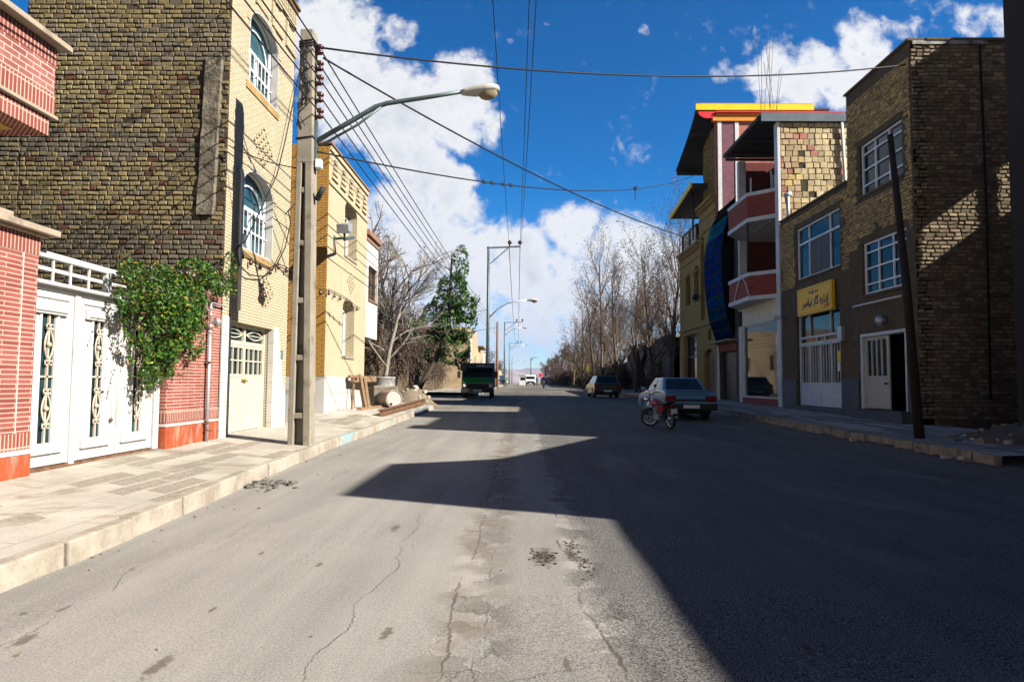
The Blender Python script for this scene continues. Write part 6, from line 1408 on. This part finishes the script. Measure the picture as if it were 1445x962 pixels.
truck('white lorry coming down the middle of the far street', 2.2, 136, R(0), m_wtruck, m_wtruck, m_wtruck, 1.0)
def bike(label, X, Y, rz, paintm, steer=0., k=1., loc_z=None, lean=8):
    c = thing('motorcycle', (0, 0, 0), label, 'motorcycle'); fy, r = .64, .3
    def wh(y, rt=0.):
        Mx = Matrix.Translation((0, y, 0)) @ Matrix.Rotation(rt, 4, 'Z'); ax = Mx.to_3x3() @ Vector((1, 0, 0)); o_ = Vector((0, y, r)) - ax * .05
        w_ = MB().lathe(o_, ax, [(r - .07, .0), (r - .03, 0), (r, .03), (r, .07), (r - .03, .1), (r - .07, .1), (r - .075, .05)], 26, ring=True).build('wheel', m_black, c)
        mb = MB(); o2 = o_ + ax * .05; a_ = ax.orthogonal().normalized(); b_ = ax.cross(a_)
        mb.tube([o2 + (a_ * math.cos(t_) + b_ * math.sin(t_)) * (r - .075) for t_ in [R(15 * i) for i in range(25)]], .018, 5)
        for i in range(12): t_ = R(30 * i); mb.tube([o2 + ax * .02 * (-1) ** i, o2 + (a_ * math.cos(t_) + b_ * math.sin(t_)) * (r - .07)], .005, 3)
        mb.lathe(o2 - ax * .06, ax, [(.03, 0), (.06, .02), (.06, .1), (.03, .12)], 10); mb.build('rim', m_chrome, w_)
        mb = MB(); pts = [o2 + (Vector((0, 0, 1)) * math.sin(t_) + (Mx.to_3x3() @ Vector((0, 1, 0))) * math.cos(t_)) * (r + .035) for t_ in [R(25 + 13 * i) for i in range(11)]]
        for p, q in zip(pts, pts[1:]): mb.beam(p, q, .12, .012, up=tuple((p - o2).normalized()))
        mb.build('mudguard', m_chrome if y > 0 else m_plast, c); return o2, ax
    o2, ax = wh(fy, steer); wh(-fy)
    hd = Vector((0, fy - .2, .95)); mb = MB()
    for s_ in (-.09, .09): mb.tube([o2 + ax * s_, hd + Vector((s_, 0, -.02))], .022, 8)
    mb.build('fork', m_chrome, c)
    mb = MB(); f3 = Matrix.Rotation(steer, 3, 'Z'); mb.tube([hd + f3 @ Vector(p) for p in ((-.38, -.2, .1), (-.3, -.08, .12), (-.08, 0, .06), (.08, 0, .06), (.3, -.08, .12), (.38, -.2, .1))], .014, 6); mb.build('handlebar', m_plast, c)
    MB().lathe(hd + f3 @ Vector((0, .04, -.05)), f3 @ Vector((0, 1, -.1)), [(.06, 0), (.1, .06), (.1, .13), (.08, .15), (.01, .16)], 14).build('headlight', m_chrome, c)
    for s_ in (-1, 1):
        m_ = MB(); p = hd + f3 @ Vector((.26 * s_, -.08, .12)); q = p + Vector((.05 * s_, 0, .2)); m_.tube([p, q], .008, 5); m_.lathe(q, (0, -1, .1), [(.05, -.01), (.055, .0), (.05, .012)], 10); m_.build('mirror', m_plast, c)
    mb = MB(); st_ = ((-.12, .10, .10, .72), (-.02, .14, .16, .76), (.15, .15, .19, .79), (.3, .12, .16, .80), (.38, .05, .07, .8)); n = 10; vs = []
    for y, hw, hh, z in st_:
        for j in range(n): t_ = 2 * math.pi * j / n; vs.append((hw * math.cos(t_), y, z + hh * .7 * math.sin(t_)))
    mb.add(vs, [(i * n + j, i * n + (j + 1) % n, (i + 1) * n + (j + 1) % n, (i + 1) * n + j) for i in range(4) for j in range(n)] + [tuple(range(n)), tuple(4 * n + j for j in range(n))], 0, True); mb.build('fuel_tank', paintm, c)
    MB().prism([(-.12, .74), (-.2, .80), (-.5, .80), (-.85, .86), (-.86, .80), (-.5, .70), (-.15, .68)], lambda u, v, w: (w, u, v), -.13, .13).build('seat', m_black, c, .04)
    mb = MB(); mb.prism([(-.15, .5), (-.2, .70), (-.55, .72), (-.5, .56)], lambda u, v, w: (w, u, v), -.14, .14); mb.build('side_cover', paintm, c, .02)
    mb = MB(); mb.tube([hd + Vector((0, -.03, -.1)), (0, .38, .5), (0, .25, .3), (0, -.2, .27), (0, -.25, .6), hd + Vector((0, -.1, -.06))], .02, 6)
    for s_ in (-.1, .1): mb.tube([(s_, -.64, .3), (s_, -.2, .36)], .02, 6); mb.tube([(s_, -.6, .33), (s_, -.5, .74)], .022, 6)
    mb.build('frame', m_plast, c)
    mb = MB(); mb.box(-.12, .12, -.15, .2, .26, .42)
    for i in range(6): mb.box(-.11, .11, .0, .2, .43 + i * .035, .445 + i * .035)
    mb.box(-.06, .06, .04, .16, .42, .64); mb.build('engine', m_galv, c, .01)
    MB().tube([(.1, .2, .52), (.13, .33, .4), (.14, .15, .24), (.16, -.3, .26), (.18, -.85, .34)], [.02, .02, .025, .04, .045], 8).build('exhaust', m_chrome, c)
    t_ = MB().box(-.05, .05, -.96, -.9, .66, .74).build('tail_lamp', m_tail, c, .008); MB().box(-.1, .1, -.97, -.95, .48, .62).build('number_plate', m_plate, c)
    MB().tube([(-.1, .0, .26), (-.28, .06, .02)], .014, 6).build('side_stand', m_plast, c)
    c.rotation_euler = (0, R(lean * -1), rz); c.scale = (k,) * 3; c.location = (X, Y, hz(Y) + .01); return c
bike('red motorcycle leaning on its stand beside the light blue car', 4.0, 19.4, R(17), m_bred, R(45), .9)
bike('grey motorcycle parked on the far left kerb by the steel poles', -3.2, 118, R(60), m_plast, 0, 1.3, lean=5)

# ================================================================== PEOPLE
def person(par_name, label, X, Y, z, joints, rz=0, cloth=(.05, .06, .12), legs=(.03, .03, .04), hair=(.02, .015, .01)):
    o = thing(par_name, (X, Y, z), label, 'person'); names = list(joints); idx = {k: i for i, k in enumerate(names)}
    E_ = [('pelvis', 'spine'), ('spine', 'chest'), ('chest', 'neck'), ('neck', 'head'), ('head', 'crown')]
    for s_ in 'LR': E_ += [('chest', 'sh' + s_), ('sh' + s_, 'el' + s_), ('el' + s_, 'ha' + s_), ('pelvis', 'hip' + s_), ('hip' + s_, 'kn' + s_), ('kn' + s_, 'an' + s_), ('an' + s_, 'to' + s_)]
    me = bpy.data.meshes.new('body'); me.from_pydata([joints[k][:3] for k in names], [(idx[a], idx[b]) for a, b in E_], [])
    b = bpy.data.objects.new('body', me); COL.objects.link(b); b.parent = o
    sk = b.modifiers.new('skin', 'SKIN'); me.skin_vertices.new() if not me.skin_vertices else None
    for k in names: sv = me.skin_vertices[0].data[idx[k]]; sv.radius = (joints[k][3], joints[k][3]); sv.use_root = (k == 'pelvis')
    ss_ = b.modifiers.new('sub', 'SUBSURF'); ss_.levels = 1; ss_.render_levels = 1
    t = NT('clothing'); q = t.xyz(t.obj())[2]; hz_ = joints['neck'][2]; pz = joints['pelvis'][2]
    c = t.mix(t.mr(q, pz - .02, pz + .02), legs, cloth); c = t.mix(t.mr(q, hz_ - .02, hz_ + .02), c, (.45, .28, .2)); c = t.mix(t.mr(q, joints['head'][2] + .04, joints['head'][2] + .06), c, hair); me.materials.append(t.done(c, .8)); o.rotation_euler = (0, 0, rz); return o
def J(sit=False):
    if not sit:
        j = dict(pelvis=(0, 0, .92, .13), spine=(0, 0, 1.1, .12), chest=(0, 0, 1.33, .14), neck=(0, 0, 1.48, .06), head=(0, -.02, 1.58, .09), crown=(0, 0, 1.68, .08))
        for s_, k in (('L', -1), ('R', 1)): j.update({'sh' + s_: (.17 * k, 0, 1.4, .06), 'el' + s_: (.23 * k, .03, 1.12, .045), 'ha' + s_: (.22 * k, -.08 * k, .88, .035), 'hip' + s_: (.09 * k, 0, .86, .09), 'kn' + s_: (.1 * k, -.12 * k, .48, .06), 'an' + s_: (.1 * k, .1 * k, .08, .045), 'to' + s_: (.11 * k, .1 * k - .14, .04, .04)})
    else:
        j = dict(pelvis=(0, .35, .86, .13), spine=(0, .3, 1.03, .12), chest=(0, .2, 1.25, .14), neck=(0, .16, 1.4, .06), head=(0, .12, 1.5, .1), crown=(0, .14, 1.6, .09))
        for s_, k in (('L', -1), ('R', 1)): j.update({'sh' + s_: (.18 * k, .18, 1.32, .06), 'el' + s_: (.3 * k, -.05, 1.12, .045), 'ha' + s_: (.32 * k, -.3, 1.05, .035), 'hip' + s_: (.1 * k, .32, .82, .09), 'kn' + s_: (.18 * k, -.08, .66, .06), 'an' + s_: (.17 * k, .08, .3, .045), 'to' + s_: (.17 * k, -.1, .27, .04)})
    return j
person('person', 'person in dark clothes walking beside the white lorry', 3.35, 130, hz(130), J(), R(10), (.04, .05, .09), (.03, .03, .05))
Ym = 84; Xm = (767 - 733) / F * Ym
bike('dark motorcycle ridden towards the camera in mid street', Xm, Ym, R(180), m_carblk, 0, 1.0, lean=0)
person('person', 'rider in blue jacket sitting on the dark motorcycle in mid street', Xm, Ym, hz(Ym) + .02, J(True), 0, (.03, .05, .16), (.02, .02, .04), (.5, .42, .38))
# ================================================================== SMALL THINGS DOWN THE STREET
rs = thing('road_sign', ((763 - 733) / F * 120, 121, hz(120)), 'round red road sign on a thin post in the far street', 'road sign'); x0 = (763 - 733) / F * 120
MB().tube([(x0, 121, hz(120) - .1), (x0, 121, 3.2)], .06, 6).build('post', m_galv, rs); MB().lathe((x0, 120.93, 2.75), (0, -1, 0), [(.3, 0), (.32, .01), (.32, .03), (.3, .04)], 20).build('sign_plate', m_redp, rs)
kx = (737.5 - 733) / F * 150
ko = thing('kiosk', (kx, 150, .9), 'small white kiosk box left of the white lorry', 'kiosk'); MB().box(kx - .75, kx + .75, 150, 151.5, .8, 2.9).build('cabin', m_wtrim, ko, .02); MB().box(kx - .85, kx + .85, 149.9, 151.6, 2.9, 3.0).build('roof', m_galv, ko); MB().box(kx - .5, kx + .5, 149.98, 150, 1.9, 2.6).build('window', m_glass, ko)
bn = thing('blue_bin', (-3.4, 128, .8), 'tall blue bin at the foot of the T armed poles', 'bin'); MB().box(-3.75, -3.0, 128, 128.8, .85, 2.6).build('body', M('blue plastic', (.02, .06, .22), .5), bn, .03); MB().box(-3.8, -2.95, 127.95, 128.85, 2.6, 2.7).build('lid', m_navy, bn, .02)
gsh = thing('shrub', (-2.9, 140, .9), 'small bright green shrub on the far left kerb', 'shrub'); mb = MB(); leafblob(mb, [(-2.7, 140, 1.6, .5, .5, .8)], 160, .3, [(.06, .25, .02), (.12, .4, .04)], random.Random(3)); mb.build('foliage', m_leaf, gsh, recalc=False); MB().tube([(-2.7, 140, .8), (-2.7, 140, 1.4)], .06, 5).build('stem', m_bark, gsh)
# crumpled sheet and litter on the rubble lot
def tarp(px, py, w_, d_, h_, label, mt, seed, rot=0):
    x, y = onG(px, py, .25); mb = MB(); n = 22
    for j in range(n + 1):
        for i in range(n + 1):
            u, v = i / n * 2 - 1, j / n * 2 - 1; e = max(0, 1 - max(abs(u), abs(v)) ** 3)
            X = x + (u * math.cos(rot) - v * math.sin(rot)) * w_ + .06 * noise.noise((u * 3, v * 3, seed)); Y = y + (u * math.sin(rot) + v * math.cos(rot)) * d_
            mb.v.append((X, Y, lot(X, Y) + .02 + e * h_ * (.5 + .9 * abs(noise.noise((u * 1.7, v * 1.7, seed))) + .4 * noise.noise((u * 5, v * 5, seed))))); mb.c.append((1, 1, 1))
    for j in range(n):
        for i in range(n): a = j * (n + 1) + i; mb.f.append([a, a + 1, a + n + 2, a + n + 1]); mb.m.append(0); mb.s.append(True)
    return tag(mb.build('plastic_sheet', mt, None, org=(x, y, lot(x, y)), recalc=False), label, 'plastic sheet')
m_sheet = M('grey plastic sheet', (.42, .45, .50), .45, var=.2, bump=.1)
tarp(1346, 590, .62, .45, .42, 'crumpled grey plastic sheet heaped on the rubble by the brown flank wall', m_sheet, 2.)
tarp(1346, 598, .55, .1, .1, 'flat white board lying in front of the crumpled plastic sheet', m_wtrim, 5., .2)
rg = random.Random(8); mb = MB()
for i in range(260):
    X, Y = rg.uniform(7.7, 12.5), rg.uniform(5, 17.3); s_ = rg.uniform(.02, .12) * (1 if rg.random() > .08 else 1.8); mb.col = mulc((.25, .2, .15), rg.uniform(.5, 1.8)); mb.obox((X, Y, lot(X, Y) + s_ * .15), s_ * 1.4, s_, s_ * .7, Matrix.Rotation(rg.uniform(0, 3), 3, 'Z') @ Matrix.Rotation(rg.uniform(-.6, .6), 3, 'X'))
o = mb.build('rubble', M('rubble stones', (1, 1, 1), .95, attr=True, bump=.6), bevel=.008); setting(o, 'stuff'); tag(o, 'loose stones and brick bits scattered over the dark soil on the right', 'rubble')
rg = random.Random(18); mb = MB()
for i in range(260):
    side = rg.random()
    if side < .45: Y = rg.uniform(2.5, 26); X = lk(Y) + rg.expovariate(5)
    elif side < .75: Y = rg.uniform(3, 24); X = 7.7 - rg.expovariate(2.2)
    else: Y = rg.uniform(3, 16); X = rg.uniform(-3, 6)
    s_ = rg.uniform(.005, .014) if side > .75 else rg.uniform(.006, .024); mb.col = mulc((.16, .135, .1), rg.uniform(.4, 1.5)); mb.obox((X, Y, hz(Y) + .012 * noise.noise((X * .9, Y * .9, 3.1)) + s_ * .2), s_ * 1.3, s_, s_ * .6, Matrix.Rotation(rg.uniform(0, 3), 3, 'Z'))
for px, py, n_, sx, sy, cl in ((766, 786, 110, .05, .12, .045), (812, 782, 60, .03, .25, .09), (828, 795, 40, .02, .15, .10)):
    X0, Y0 = onG(px, py)
    for i in range(n_):
        X, Y = X0 + rg.gauss(0, sx), Y0 + rg.gauss(0, sy); s_ = rg.uniform(.004, .017); mb.col = mulc((cl, cl * .9, cl * .75), rg.uniform(.4, 1.8)); mb.obox((X, Y, hz(Y) + .012 * noise.noise((X * .9, Y * .9, 3.1)) + s_ * .2), s_ * 1.3, s_, s_ * .6, Matrix.Rotation(rg.uniform(0, 3), 3, 'Z'))
o = mb.build('gravel', M('loose gravel', (1, 1, 1), .95, attr=True, bump=.4)); setting(o, 'stuff'); tag(o, 'loose gravel and grit along both gutters of the road', 'gravel')
# ================================================================== AIR
hb = MB().box(-3200, 3200, -300, 5600, -1.2, 300).build('haze', (lambda t: t.mat)(NT('haze')), None, recalc=True)
hm = hb.data.materials[0]; nt = hm.node_tree
for l in list(nt.nodes['Material Output'].inputs['Surface'].links): nt.links.remove(l)
nt.nodes.remove(nt.nodes['Principled BSDF'])
pv = nt.nodes.new('ShaderNodeVolumePrincipled'); pv.inputs['Color'].default_value = (.30, .52, 1., 1); pv.inputs['Density'].default_value = 0.00011; pv.inputs['Anisotropy'].default_value = .2
nt.links.new(pv.outputs[0], nt.nodes['Material Output'].inputs['Volume'])
setting(hb, 'stuff'); tag(hb, 'thin blue air haze over the street and the mountains', 'haze')
